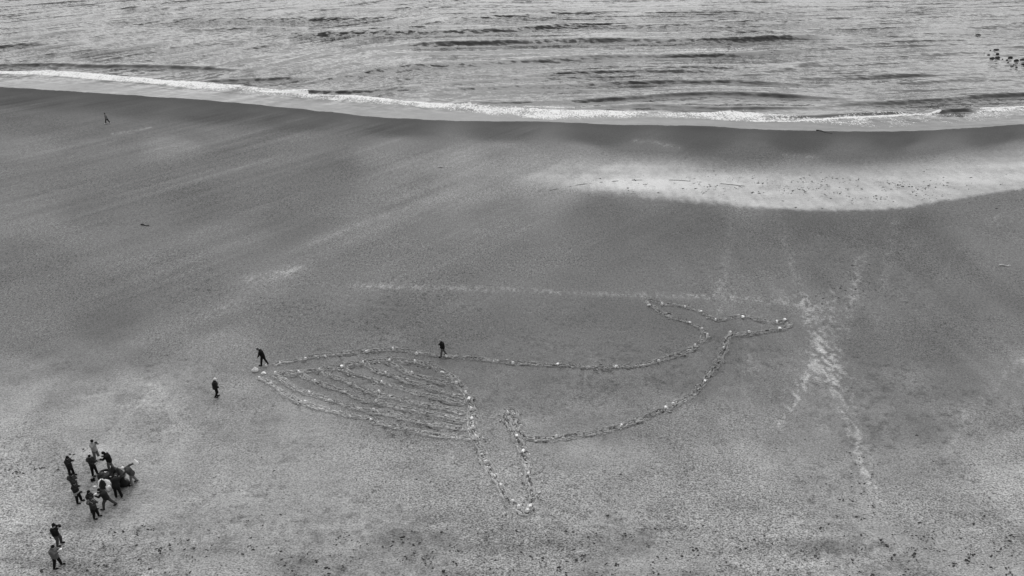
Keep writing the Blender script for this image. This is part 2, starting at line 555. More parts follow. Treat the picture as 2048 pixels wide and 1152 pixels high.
# wind-blown streaks running out to the sea on the left and centre
ca, sa = math.cos(R(52)), math.sin(R(52))
U = GX * ca + GY * sa
V_ = -GX * sa + GY * ca
stk = 0.9 * (vnoise(U / 16.0, V_ / 0.75, 31) - .5) + 0.8 * (vnoise(U / 26.0, V_ / 2.4, 32) - .5)
stk = stk * (0.3 + 1.4 * sstep(.35, .65, fbm(U / 18.0, V_ / 7.0, 3, 34)))
stkm = stk * sstep(900, 300, PY) * (0.35 + 0.65 * sstep(1500, 800, PX)) * sstep(0, 25, PY - interp(SHORE, PX))
crumbs += 0.5 * np.clip(stkm, 0, 1) * (0.3 + 1.4 * sstep(.4, .62, fbm(GX / 1.0, GY / 2.2, 3, 48)))
gray += 10 * stk * sstep(900, 300, PY) * (0.35 + 0.65 * sstep(1500, 800, PX)) * sstep(0, 25, PY - interp(SHORE, PX))
gray += 15 * (fbm(GX / 6.0, GY / 6.0, 5, 41) - 0.5)
# tracks and trampled sand running up and down the beach, right of centre
stk2 = vnoise(GX / 1.1 + GY * 0.05, GY / 16.0, 33) - 0.5
gray += 9 * stk2 * sstep(1250, 1500, PX) * sstep(400, 560, PY)
# soaked band along the water's edge
sh = PY - interp(SHORE, PX)
gray = np.clip(gray, 70, 200)

# wet mirror of the low pool, upper right
LOW_EDGE = [(900, 360), (1000, 372), (1100, 386), (1200, 394), (1290, 401), (1400, 411), (1500, 420), (1650, 425), (1750, 424), (1830, 416), (1900, 404), (2000, 388), (2048, 380), (2300, 340)]
TOP_EDGE = [(900, 345), (1000, 325), (1100, 312), (1250, 312), (1400, 322), (1550, 330), (1700, 330), (1850, 318), (2048, 290), (2300, 270)]
lo = interp(LOW_EDGE, PX) + 9 * (fbm(GX / 2.5, GY / 2.5, 4, 51) - 0.5) + 8 * (fbm(GX / 0.5, GY / 1.2, 3, 53) - 0.5)
tp = interp(TOP_EDGE, PX)
soft_lo = np.interp(PX, [1000, 1300, 1500, 1700, 2048], [30, 26, 12, 8, 8])
wet = sstep(0, 1, (lo - PY) / soft_lo) * sstep(-14, 52, PY - tp) * sstep(940, 1290, PX + 160 * (fbm(U / 14.0, V_ / 1.5, 3, 54) - .5))
wet *= 0.78 + 0.44 * (fbm(GX / 9, GY / 5, 3, 52) - 0.35)
wet = np.clip(wet * 0.98 + 0.7 * wet * (fbm(GX / 0.7, GY / 2.0, 3, 55) - 0.5) + 0.75 * wet * (fbm(GX / 16.0, GY / 2.2, 4, 56) - 0.5), 0, 1)
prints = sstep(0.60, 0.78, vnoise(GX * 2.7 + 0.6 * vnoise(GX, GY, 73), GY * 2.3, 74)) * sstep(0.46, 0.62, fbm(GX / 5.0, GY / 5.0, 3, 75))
# trodden ground along the drawing and round the group of people
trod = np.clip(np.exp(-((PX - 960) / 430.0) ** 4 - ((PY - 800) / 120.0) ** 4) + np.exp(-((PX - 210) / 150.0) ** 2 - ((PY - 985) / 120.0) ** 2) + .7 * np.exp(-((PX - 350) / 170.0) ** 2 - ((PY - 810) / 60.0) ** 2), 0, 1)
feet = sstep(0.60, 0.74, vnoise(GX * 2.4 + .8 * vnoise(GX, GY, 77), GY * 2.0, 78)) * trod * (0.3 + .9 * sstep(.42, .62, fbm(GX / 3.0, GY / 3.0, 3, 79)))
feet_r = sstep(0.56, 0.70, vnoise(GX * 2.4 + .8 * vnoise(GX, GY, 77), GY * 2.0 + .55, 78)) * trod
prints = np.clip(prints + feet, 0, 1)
crumbs += .22 * np.clip(feet_r - feet, 0, 1)
gray -= 9 * prints * sstep(560, 760, PY)      # shade inside the prints, painted in as darker sand
gray -= 16 * sstep(.48, .68, fbm(GX / 2.4, GY / 1.5, 4, 49)) * sstep(985, 1070, PY)
gray += 9 * (fbm(GX / 1.1, GY / 1.1, 3, 50) - .5) * sstep(700, 900, PY)
gray += 34 * (fbm(GX / 6.0, GY / 0.9, 4, 57) - .5) * sstep(960, 1060, PY)          # tide-sorted bands close by
gray += 44 * (fbm(GX / 2.6, GY / 2.0, 4, 58) - .5) * np.exp(-((PX - 250) / 330.0) ** 2 - ((PY - 850) / 130.0) ** 2)
gray += 24 * (fbm(GX / 2.2, GY / 1.6, 4, 59) - .5) * sstep(640, 800, PY)
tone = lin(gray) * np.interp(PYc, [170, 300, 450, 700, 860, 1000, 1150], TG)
tone = tone * (1 - 0.35 * wet)
edge = np.exp(-((sh - 3) / 6.0) ** 2)
tone *= 1 - 0.12 * edge

# relief: trampled and rutted close by, smooth near the water
rel = 0.48 + 0.20 * sstep(420, 900, PY) + 0.3 * sstep(820, 1000, PY)
rough_patch = fbm(GX / 7.0, GY / 7.0, 4, 61)
rel *= 0.65 + 0.9 * sstep(0.35, 0.7, rough_patch)
rel *= 1 - 0.45 * np.exp(-((PX - 190) / 130.0) ** 2 - ((PY - 990) / 80.0) ** 2)
rel *= 0.35 + 0.65 * sstep(0, 60, sh)
GZ = ground_base(GX, GY)
near = sstep(110, 60, GY) * sstep(12, 22, GY)
dent = fbm(GX * 1.8, GY * 1.8, 3, 71)
GZ = GZ + near * (0.034 * (dent - 0.5) * (0.4 + rel) - 0.055 * prints)
GZ = GZ + near * 0.012 * (vnoise(GX * 4.2, GY * 5.5, 76) - 0.5) * rel
GZ = GZ - 0.012 * near
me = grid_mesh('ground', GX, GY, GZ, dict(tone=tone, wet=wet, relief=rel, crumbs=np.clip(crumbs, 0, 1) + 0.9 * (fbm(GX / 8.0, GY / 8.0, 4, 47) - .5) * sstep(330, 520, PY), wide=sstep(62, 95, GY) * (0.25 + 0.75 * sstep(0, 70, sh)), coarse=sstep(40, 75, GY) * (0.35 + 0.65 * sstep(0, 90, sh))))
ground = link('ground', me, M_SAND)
tag(ground, 'wide grey sandy beach with damp and dry patches', 'beach', kind='structure')

# ------------------------------------------------------------------ sea
uc = np.concatenate([[-60, -14, -5, -2.4, -1.5, -1.1], np.arange(-0.92, 0.921, 0.00175), [1.1, 1.5, 2.4, 5, 14, 60]])
nc = len(uc)
# distance along each column where it leaves the beach
D0 = np.zeros(nc)
for i, u in enumerate(uc):
    d = 140.0
    for _ in range(25):
        x = u * (d * CT + CAM_H * ST)
        d = 0.5 * d + 0.5 * float(shore_Y(x))
    D0[i] = d
st = [0.0]
while st[-1] < 190:
    s_ = st[-1]
    st.append(s_ + 0.30 + 0.0030 * s_)
st += [215, 250, 300, 400, 600, 1000, 2000, 4000, 9000]
wrow = np.array(st)
SY = D0[None, :] + wrow[:, None]
SX = uc[None, :] * (SY * CT + CAM_H * ST)
W = np.maximum(SY - shore_Y(SX), 0)
W = np.where(wrow[:, None] == 0, 0, W)

WAVES = [  # crest line (photo pixels), height, width of face, width of back
    ([(560, 42), (700, 39), (800, 34)], .30, 3.0, 7), ([(250, 50), (330, 44), (420, 40), (560, 41), (660, 39)], .42, 3.2, 7),
    ([(520, 74), (650, 73), (760, 70), (900, 68), (1030, 63), (1120, 55), (1200, 48)], .75, 2.4, 7),
    ([(860, 37), (960, 37), (1060, 30), (1150, 24)], .35, 3, 7),
    ([(740, 98), (830, 93), (950, 91), (1100, 87), (1250, 85), (1400, 86), (1500, 83), (1600, 76), (1680, 71)], .82, 2.1, 6),
    ([(640, 160), (760, 140), (850, 133), (1000, 127), (1100, 121), (1250, 115), (1400, 113), (1500, 110), (1570, 103), (1680, 95)], .6, 2.2, 6),
    ([(1040, 150), (1250, 147), (1400, 144), (1500, 146)], .34, 1.6, 3.5), ([(1050, 140), (1250, 135), (1400, 131), (1500, 128)], .26, 1.2, 2.6),
    ([(1500, 150), (1560, 140), (1650, 122), (1760, 115), (1900, 108), (1980, 103)], .36, 2.2, 6),
    ([(1500, 158), (1640, 160), (1760, 155), (1900, 146)], .34, 2.0, 5),
    ([(770, 176), (880, 168), (1000, 162), (1120, 157), (1250, 154), (1400, 152)], .36, 1.6, 4),
    ([(840, 183), (960, 177), (1120, 175), (1240, 171), (1330, 167), (1440, 165), (1560, 170), (1690, 172)], .55, 1.7, 4.5),
    ([(1060, 205), (1160, 203), (1260, 199), (1360, 192), (1420, 189), (1500, 191), (1600, 196), (1720, 200)], .55, 1.4, 4),
    ([(1640, 213), (1720, 208), (1800, 206), (1870, 204), (1950, 196), (2048, 191), (2200, 182)], .5, 1.4, 4),
    ([(1000, 200), (1100, 196), (1200, 193)], .2, 1.4, 3), ([(1160, 217), (1240, 214), (1300, 212), (1380, 216), (1440, 219), (1530, 217), (1620, 215)], .34, 1.0, 2.6),
    ([(-250, 130), (-100, 133), (0, 134), (80, 132), (180, 134), (300, 135), (400, 138), (450, 140), (540, 142)], .5, 1.5, 3.5),
    ([(80, 137), (140, 137)], .2, 1, 2), ([(395, 162), (440, 164), (520, 161), (600, 159), (650, 155)], .42, 1.2, 3),
    ([(540, 185), (640, 186), (720, 186), (800, 178), (870, 172)], .38, 1.1, 3), ([(900, 207), (1000, 208), (1100, 206)], .34, 1.0, 2.5),
    ([(1860, 228), (1900, 224), (1955, 221)], .45, .8, 2), ([(1500, 236), (1640, 233), (1750, 228), (1850, 224)], .2, .8, 2),
    ([(1700, 47), (1800, 40), (1900, 34), (2048, 24)], .3, 3.5, 8), ([(1400, 40), (1540, 46), (1650, 40), (1760, 32)], .3, 3, 8),
    ([(1780, 72), (1900, 64), (2000, 52), (2048, 49), (2200, 40)], .36, 3, 7), ([(2000, 93), (2060, 96), (2200, 95)], .25, 1.5, 4),
    ([(900, 146), (1000, 143), (1150, 141), (1300, 139), (1480, 137)], .24, 1.3, 2.8), ([(950, 156), (1100, 150), (1250, 145), (1400, 139), (1560, 128)], .20, 1.2, 2.6),
    ([(880, 190), (1000, 187), (1150, 184), (1300, 180), (1420, 175), (1560, 178), (1650, 181)], .24, 1.1, 2.6), ([(1150, 190), (1280, 187), (1400, 181), (1550, 183), (1700, 187)], .2, 1.0, 2.4),
    ([(1560, 130), (1660, 133), (1780, 128), (1900, 122)], .22, 1.6, 4), ([(1620, 150), (1740, 144), (1850, 134), (1950, 128)], .22, 1.6, 4), ([(1660, 176), (1780, 170), (1900, 160), (2040, 156)], .2, 1.6, 4),
    ([(700, 115), (820, 108), (960, 104), (1120, 101), (1250, 98)], .28, 1.8, 4), ([(640, 60), (760, 57), (900, 55), (1010, 50)], .3, 2.2, 5), ([(600, 20), (760, 19), (900, 14)], .3, 2.6, 6), ([(350, 62), (480, 58), (640, 56)], .28, 2.2, 5),
    ([(1180, 66), (1320, 68), (1450, 66), (1580, 60)], .26, 2.2, 5), ([(1250, 26), (1400, 22), (1540, 28), (1640, 24)], .28, 2.6, 6), ([(1560, 64), (1680, 58), (1800, 56), (1930, 48)], .26, 2.4, 6),
    ([(180, 18), (320, 16), (460, 20), (560, 18)], .3, 2.6, 6), ([(1720, 88), (1840, 82), (1960, 76)], .24, 2.0, 5), ([(900, 218), (1000, 222)], .1, .8, 2),
    ([(1100, 48), (1250, 50), (1420, 52), (1540, 54)], .25, 2.6, 6), ([(-100, 96), (0, 95), (90, 90), (180, 84)], .3, 1.6, 4),
]
STREAMS = [
    [(-60, 70), (0, 60), (80, 50), (200, 28), (330, 5)], [(-60, 85), (0, 78), (100, 69), (250, 45), (400, 15)], [(0, 97), (120, 84), (200, 74), (300, 55)],
    [(0, 106), (60, 98), (170, 85)], [(0, 119), (100, 109), (220, 98), (300, 84)], [(140, 85), (240, 70), (350, 52)], [(150, 100), (250, 85), (330, 72), (440, 50)],
    [(140, 115), (220, 104), (330, 85)], [(200, 121), (330, 100), (430, 80), (520, 60)], [(260, 126), (360, 110), (460, 88), (560, 64)], [(270, 134), (380, 119), (500, 90)],
    [(350, 134), (450, 112), (560, 84), (640, 60)], [(380, 148), (460, 128), (560, 102), (650, 78)], [(420, 156), (500, 142), (600, 117), (680, 92)],
    [(480, 161), (560, 145), (640, 124), (740, 98)], [(560, 158), (650, 140), (760, 110), (850, 95)], [(620, 166), (720, 150), (830, 124)], [(690, 181), (760, 172), (850, 150), (930, 140)],
    [(0, 40), (150, 20), (260, 0)], [(560, 112), (640, 94), (740, 70)], [(430, 134), (540, 112), (640, 84)], [(100, 120), (250, 100), (380, 76)], [(60, 75), (200, 56), (330, 30)],
]
SZ = np.zeros(SX.shape)


WG = 1.3


def add_crest(pts, amp, af, ab, wob=1.0, seed=0):
    global SZ
    p = gpa(pts)
    far_ = max(0, p[:, 1].mean() - 165)
    amp = amp * (1 + far_ / 170)
    af = af * (1 + far_ / 260)
    xs = np.linspace(p[0, 0], p[-1, 0], 60)
    ys = np.interp(xs, p[:, 0], p[:, 1])
    for _ in range(2):
        ys[1:-1] = (ys[:-2] + 2 * ys[1:-1] + ys[2:]) / 4
    L = xs[-1] - xs[0]
    yc = np.interp(SX, xs, ys) + wob * 1.2 * (vnoise(SX / 7.0, SX * 0 + seed, 81) - 0.5) + wob * 0.35 * (vnoise(SX / 2.2, SX * 0 + seed, 82) - 0.5)
    slope = np.interp(SX, xs, np.gradient(ys, xs))
    dl = (SY - yc) / np.sqrt(1 + slope ** 2)
    e = min(0.30 * L, 22.0)
    af, ab = af * .72, ab * 1.0
    env = sstep(xs[0] - e * .3, xs[0] + e, SX) * sstep(xs[-1] + e * .3, xs[-1] - e, SX)
    env = env * (0.85 + 0.3 * vnoise(SX / 18.0, SX * 0 + seed, 83))
    pr = np.where(dl < 0, np.exp(-(dl / af) ** 2), np.exp(-(dl / ab) ** 2))
    SZ = SZ + WG * amp * env * pr


for k, (pts, a_, f_, b_) in enumerate(WAVES):
    add_crest(pts, 1.0 * a_, f_, b_, .28, k * 3.7)
for k, pts in enumerate(STREAMS):
    d_ = gp(*pts[len(pts) // 2])[1]
    add_crest(pts, 0.20, 1.0 + (d_ - 150) * 0.008, 1.4 + (d_ - 150) * 0.012, 0.4, 200 + k * 2.3)
# cross chop as real relief
sc1 = 1.5 * (fbm((SX * .64 + SY * .77) / 24.0, (-SX * .77 + SY * .64) / 2.3, 2, 91) - 0.5)
sc2 = 1.5 * (fbm((SX * .995 - SY * .1) / 24.0, (SX * .1 + SY * .995 - 2.0 * np.sin(SX / 37.0)) / 2.2, 2, 92) - 0.5)
QX, QY = to_px(SX, SY)
side = sstep(620, 1080, QX + 260 * (fbm(SX / 30.0, SY / 30.0, 3, 93) - .5))
SZ = SZ + (0.05 + 0.03 * sstep(60, 140, W)) * (sc1 * (1 - side) + sc2 * side) * sstep(8, 40, W)
ramp = sstep(0, 11, W)
SZ = SZ * (0.03 + 0.97 * ramp) * (W < 900)

F_UP = [(-300, 142), (0, 142), (100, 139), (200, 146), (300, 157), (400, 164), (470, 168), (560, 179), (640, 183), (700, 187), (850, 205), (950, 208), (1020, 208), (1100, 218), (1250, 220), (1400, 224), (1460, 220), (1530, 226), (1640, 236), (1700, 228), (1780, 223), (1850, 226), (1900, 226), (2000, 214), (2048, 212), (2300, 200)]
F_LO = [(-300, 152), (0, 150), (60, 151), (130, 155), (200, 162), (300, 169), (400, 181), (500, 191), (560, 194), (640, 201), (720, 207), (820, 214), (900, 224), (1000, 236), (1100, 241), (1230, 240), (1300, 237), (1400, 240), (1500, 246), (1600, 246), (1680, 253), (1750, 258), (1850, 254), (1950, 246), (2048, 236), (2300, 215)]
fu = interp(F_UP, QX)
fl = interp(F_LO, QX)
band = sstep(-1.5, 3, QY - fu) * sstep(-1.5, 2.5, fl - QY)
t_ = np.clip((QY - fu) / np.maximum(fl - fu, 1), 0, 1)
dens = 1.0 - 0.30 * t_ ** 1.5
dens *= np.interp(QX, [0, 150, 350, 420, 700, 850, 1000, 1300, 1500, 1700, 2048], [1.2, 1.35, 1.25, 1.05, .92, .95, .88, .9, .95, .9, .8])
dens *= 0.53 + 0.70 * fbm(SX / 8.0, SY / 5.0, 4, 95)
foam = band * np.minimum(dens, 0.86)
FR = fbm(SX / 5.0, SY / 4.0, 4, 99)
for pts, wd, amp in [([(0, 144), (60, 145), (110, 147)], 3, 1), ([(130, 145), (200, 151), (280, 158), (340, 164), (430, 168)], 4.5, 1), ([(520, 183), (640, 190), (720, 193), (800, 203), (870, 209), (960, 210)], 3, 1.05),
                     ([(1500, 242), (1580, 243), (1660, 238), (1760, 233), (1850, 229), (1880, 226)], 2.2, 1.1), ([(1960, 217), (2048, 214), (2150, 207)], 2.6, 1.1), ([(1000, 211), (1060, 213), (1150, 217)], 1.8, .9),
                     ([(1380, 236), (1480, 240), (1600, 243)], 1.6, .95), ([(1460, 219), (1500, 222)], 3, .8)]:
    d = pl_dist(QX, QY, pts, 1.0)
    foam = np.maximum(foam, (0.72 + 0.4 * FR) * amp * np.exp(-(d / (wd * (0.5 + 0.9 * FR))) ** 2.5))
d = pl_dist(QX, QY, [(1340, 103), (1430, 101), (1490, 100)], 5.0)
foam = np.maximum(foam, (0.48 + .38 * FR) * np.exp(-(d / 50) ** 2))
d = pl_dist(QX, QY, [(1330, 109), (1400, 109), (1505, 106)], 1.0)
foam = np.maximum(foam, 0.9 * np.exp(-(d / 2.0) ** 2))
# dark open gaps of unbroken water in the surf
for pts, wd in [([(1885, 225), (1950, 221)], 3.2), ([(620, 187), (700, 188)], 2.0), ([(945, 207), (1040, 209)], 2.4)]:
    d = pl_dist(QX, QY, pts, 1.0)
    foam *= 1 - 0.85 * np.exp(-(d / wd) ** 2)
foam = np.clip(foam, 0, 1.1)
# thin line of froth at the top of the swash
foam = np.maximum(foam, 0.42 * np.exp(-((W - 0.5) / 0.5) ** 2) * sstep(0.45, 0.7, vnoise(SX / 6.0, SX * 0, 96)))
chop = (0.08 + 0.47 * sstep(3, 12, W) + 0.45 * sstep(10, 45, W)) * (1 - 0.25 * foam.clip(0, 1))
chop *= 0.55 + 0.9 * sstep(0.3, 0.72, fbm(SX / 42.0, SY / 26.0, 3, 97))
chop *= 1 + 0.9 * sstep(45, 130, W)
SZ = SZ + foam * 0.16 * fbm(SX * 0.9, SY * 0.6, 3, 98) * ramp
gb = -np.clip(W, 0, 150) * 0.025
SZ = np.maximum(SZ, gb + 0.004) + 0.004
me = grid_mesh('sea', SX, SY, SZ, dict(foam=foam, chop=chop, side=side))
sea = link('sea', me, M_WATER)
tag(sea, 'rippled grey sea with low waves breaking into white foam', 'sea', kind='structure')


# ------------------------------------------------------------------ the whale dug into the sand
BACK = [(546, 729), (560, 725), (585, 722), (612, 716), (650, 711), (700, 706), (745, 701), (786, 699), (820, 703), (860, 709), (893, 713), (930, 716), (980, 721), (1030, 726), (1080, 730), (1114, 732), (1160, 734), (1200, 735), (1231, 734), (1270, 731), (1317, 722), (1350, 712), (1390, 693), (1405, 682), (1413, 671)]
FLUKE = [(1413, 671), (1403, 658), (1390, 650), (1378, 645), (1350, 636), (1325, 627), (1312, 617), (1298, 608), (1291, 598), (1305, 601), (1323, 607), (1345, 610), (1370, 613), (1385, 617), (1400, 623), (1416, 632), (1431, 639), (1450, 639), (1468, 635), (1485, 632), (1505, 636), (1520, 640), (1554, 645), (1568, 643), (1577, 646), (1570, 656), (1550, 662), (1525, 664), (1498, 667), (1475, 669), (1460, 672), (1452, 680)]
BELLY = [(1452, 680), (1447, 698), (1438, 720), (1425, 742), (1410, 764), (1385, 788), (1360, 804), (1332, 818), (1300, 832), (1270, 845), (1242, 854), (1200, 863), (1150, 871), (1112, 876), (1080, 878), (1058, 876), (1042, 868), (1032, 858)]
FLIP = [(1040, 868), (1030, 852), (1028, 838), (1026, 826), (1018, 821), (1011, 828), (1016, 842), (1026, 858), (1034, 874), (1041, 890), (1046, 905), (1051, 925), (1056, 948), (1060, 975), (1064, 1000), (1060, 1015), (1051, 1027), (1040, 1022), (1024, 1004), (1001, 972), (985, 946), (972, 925), (960, 898), (949, 877)]
JAW = [(951, 880), (946, 857), (942, 838), (942, 819), (937, 801), (928, 783), (913, 767), (900, 754), (886, 744), (868, 734), (850, 729), (830, 725), (805, 721), (779, 720), (750, 721), (726, 725), (705, 730), (683, 733), (640, 739), (598, 745), (551, 748)]
GROOVES = [
    [(525, 754), (545, 771), (575, 790), (610, 807), (640, 816), (660, 822), (700, 831), (741, 840), (790, 853), (830, 862), (870, 870), (910, 875), (947, 877)],
    [(551, 748), (570, 764), (595, 777), (618, 787), (640, 794), (666, 802), (700, 812), (735, 822), (785, 831), (824, 842), (864, 848), (896, 855), (941, 862)],
    [(598, 745), (629, 763), (666, 776), (692, 786), (725, 798), (753, 803), (785, 813), (831, 822), (869, 829), (890, 834), (938, 843)],
    [(640, 740), (655, 750), (708, 770), (754, 787), (791, 796), (824, 805), (869, 814), (890, 818), (938, 828)],
    [(683, 734), (698, 744), (737, 756), (763, 766), (793, 775), (845, 788), (885, 796), (932, 806)],
    [(726, 726), (754, 744), (770, 747), (806, 760), (859, 775), (905, 789), (928, 795)],
    [(775, 721), (780, 727), (806, 741), (824, 747), (859, 757), (900, 766)],
]


def catmull(p, step):
    p = np.asarray(p, float)
    q = np.vstack([2 * p[0] - p[1], p, 2 * p[-1] - p[-2]])
    o = []
    for k in range(1, len(q) - 2):
        n_ = max(2, int(np.linalg.norm(q[k + 1] - q[k]) / step))
        for t in np.arange(n_) / n_:
            a, b, c, d = q[k - 1], q[k], q[k + 1], q[k + 2]
            o.append(0.5 * ((2 * b) + (-a + c) * t + (2 * a - 5 * b + 4 * c - d) * t ** 2 + (-a + 3 * b - 3 * c + d) * t ** 3))
    o.append(p[-1])
    return np.array(o)


LUMPS = 40
_b = bmesh.new()
bmesh.ops.create_icosphere(_b, subdivisions=1, radius=1.0)
ICO = (np.array([v.co[:] for v in _b.verts]), np.array([[v.index for v in f.verts] for f in _b.faces]))
_b.free()


def dug_line(pts, parent, name, origin, seed, half=0.50, dark=0.0, hgt=1.0):
    c = catmull(gpa(pts), 0.075)
    # even spacing, a slightly wandering hand
    s = np.concatenate([[0], np.cumsum(np.linalg.norm(np.diff(c, axis=0), axis=1))])
    n_ = int(s[-1] / 0.07)
    sv = np.linspace(0, s[-1], n_)
    c = np.stack([np.interp(sv, s, c[:, 0]), np.interp(sv, s, c[:, 1])], -1)
    for _ in range(6):
        c[1:-1] = (c[:-2] + 2 * c[1:-1] + c[2:]) / 4
    tg = np.gradient(c, axis=0)
    tg /= np.linalg.norm(tg, axis=1)[:, None] + 1e-9
    nm = np.stack([-tg[:, 1], tg[:, 0]], -1)
    wob = 0.16 * (vnoise(sv / 1.3, sv * 0 + seed, 3) - 0.5) + 0.10 * (vnoise(sv / 0.4, sv * 0 + seed, 4) - 0.5)
    c = c + nm * wob[:, None]
    off = np.linspace(-1, 1, 33)
    wid = half * (0.85 + 0.45 * vnoise(sv / 1.7, sv * 0 + seed, 5))
    T = off[None, :] * wid[:, None]
    X = c[:, 0:1] + nm[:, 0:1] * T
    Y = c[:, 1:2] + nm[:, 1:2] * T
    a = off[None, :] + 0 * T
    sb = 0.55 + 0.9 * vnoise(sv / 0.8, sv * 0 + seed, 6)[:, None]
    sb2 = 0.55 + 0.9 * vnoise(sv / 0.8, sv * 0 + seed + 9, 7)[:, None]
    prof = 0.075 * sb * np.exp(-((a + 0.50) / 0.22) ** 2) + 0.075 * sb2 * np.exp(-((a - 0.50) / 0.22) ** 2) - 0.02 * np.exp(-(a / 0.2) ** 2)
    # clods turned out by the spade: long lumps along the line
    al = sv[:, None] + 0 * T
    cl = 0.6 * vnoise(al / 0.30 + 5 * seed, T / 0.06 + 0.5 * vnoise(al / .5, T / .3, 18), 8) + 0.4 * vnoise(al / 0.13 + 2 * seed, T / 0.045, 10)
    cl2 = vnoise(al / 0.09 + 3 * seed, T / 0.05, 9)
    fade = np.clip(1 - np.abs(a) ** 3, 0, 1)
    patch = sstep(.25, .6, vnoise(al / 0.9 + seed, T / .35, 12))
    clod = sstep(0.50, 0.66, cl) * (0.35 + 0.65 * patch)
    ragged = sstep(0.24, 0.50, vnoise(al / 0.22 + seed, T / 0.16, 13) + 0.60 * (1 - np.abs(a)))
    fade = fade * ragged
    Z = hgt * (prof * 0.75 * (0.3 + 1.2 * cl) + 0.055 * clod + 0.02 * (cl2 - 0.4)) * fade + 0.012 * fade - 0.03 * (1 - fade)
    ends = sstep(0, 0.5, al) * sstep(0, 0.5, sv[-1] - al)
    Z = Z * (0.2 + 0.8 * ends)
    px, py = to_px(X, Y)
    base = lin(idw(px, py))
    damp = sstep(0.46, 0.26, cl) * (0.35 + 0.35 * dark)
    ditch_shade = dark * 0.7 * np.exp(-((a - 0.15) / 0.22) ** 2) * sstep(.3, .6, vnoise(al / 0.5 + seed, T / .3, 14))  # trench shade painted into the tone as a broken dark run
    dry = 1.18 + (1.1 - .5 * dark) * clod + 0.5 * (cl2 - 0.4) - .8 * damp - ditch_shade
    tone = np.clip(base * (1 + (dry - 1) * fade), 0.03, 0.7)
    me = grid_mesh(name, X - origin[0], Y - origin[1], Z, dict(tone=tone, wet=0 * tone, relief=0.45 + 0 * tone, crumbs=0.25 * fade))
    o = link(name, me, M_DUG, parent)
    # loose lumps thrown out along the line
    rg = np.random.default_rng(int(seed) + 500)
    n_ = int(sv[-1] * LUMPS * half / .42)
    i0 = rg.integers(0, len(sv), n_)
    t0 = np.clip(rg.normal(0, .42, n_), -1.0, 1.0) * half
    i1 = np.clip(i0, 1, len(sv) - 2)
    cx_ = c[i1, 0] + nm[i1, 0] * t0 - origin[0]
    cy_ = c[i1, 1] + nm[i1, 1] * t0 - origin[1]
    ang = np.arctan2(tg[i1, 1], tg[i1, 0]) + rg.normal(0, .5, n_)
    r0 = rg.uniform(.022, .066, n_) * (0.6 + rg.random(n_) ** 2)
    bv, bf = ICO
    V = np.repeat(bv[None], n_, 0) * (1 + .28 * rg.standard_normal((n_, len(bv), 1)))
    V = V * np.stack([r0 * rg.uniform(1.0, 2.4, n_), r0 * rg.uniform(.6, 1.1, n_), r0 * rg.uniform(.3, .6, n_)], -1)[:, None, :]
    cs, sn = np.cos(ang)[:, None], np.sin(ang)[:, None]
    co = np.stack([V[..., 0] * cs - V[..., 1] * sn + cx_[:, None], V[..., 0] * sn + V[..., 1] * cs + cy_[:, None], V[..., 2] + .035 + 0 * cs], -1).reshape(-1, 3)
    F = (bf[None] + (np.arange(n_) * len(bv))[:, None, None]).reshape(-1, 3)
    tn = lin(idw(*to_px(cx_ + origin[0], cy_ + origin[1]))) * np.where(rg.random(n_) < .92 - .42 * dark, rg.uniform(1.5, 2.7, n_), rg.uniform(.3, .8, n_))
    m2 = bpy.data.meshes.new('loose_lumps')
    m2.vertices.add(len(co))
    m2.vertices.foreach_set('co', co.astype(np.float32).ravel())
    m2.loops.add(F.size)
    m2.loops.foreach_set('vertex_index', F.ravel().astype(np.int32))
    m2.polygons.add(len(F))
    m2.polygons.foreach_set('loop_start', np.arange(0, F.size, 3, dtype=np.int32))
    m2.polygons.foreach_set('loop_total', np.full(len(F), 3, np.int32))
    m2.update(calc_edges=True)
    for nm3, vv in (('tone', np.repeat(np.clip(tn, .03, .62), len(bv))), ('wet', np.zeros(len(co))), ('relief', np.full(len(co), .3))):
        m2.attributes.new(nm3, 'FLOAT', 'POINT').data.foreach_set('value', np.ascontiguousarray(vv, dtype=np.float32))
    tag(link('loose_lumps', m2, M_DUG, o, smooth=False), kind='stuff')
    return o


wc = gp(1000, 770)
whale = empty('sand_drawing', (wc[0], wc[1], 0))
tag(whale, 'large whale outline dug into the beach with throat grooves, flipper and tail fluke', 'sand drawing')
k = 0
for nm_, pts, dk, hf in [('back_line', BACK, 0.1, .38), ('tail_fluke', FLUKE, 0.25, .38), ('belly_line', BELLY, 0.7, .40), ('flipper', FLIP, 0.75, .46), ('jaw_line', JAW, 0.25, .50)]:
    dug_line(pts, whale, nm_, wc, 10 + k, hf, dk)
    k += 1
for g in GROOVES:
    dug_line(g, whale, 'throat_groove', wc, 30 + k, .36, 0.0, 0.85)
    k += 1

# ------------------------------------------------------------------ white bags standing along the lines


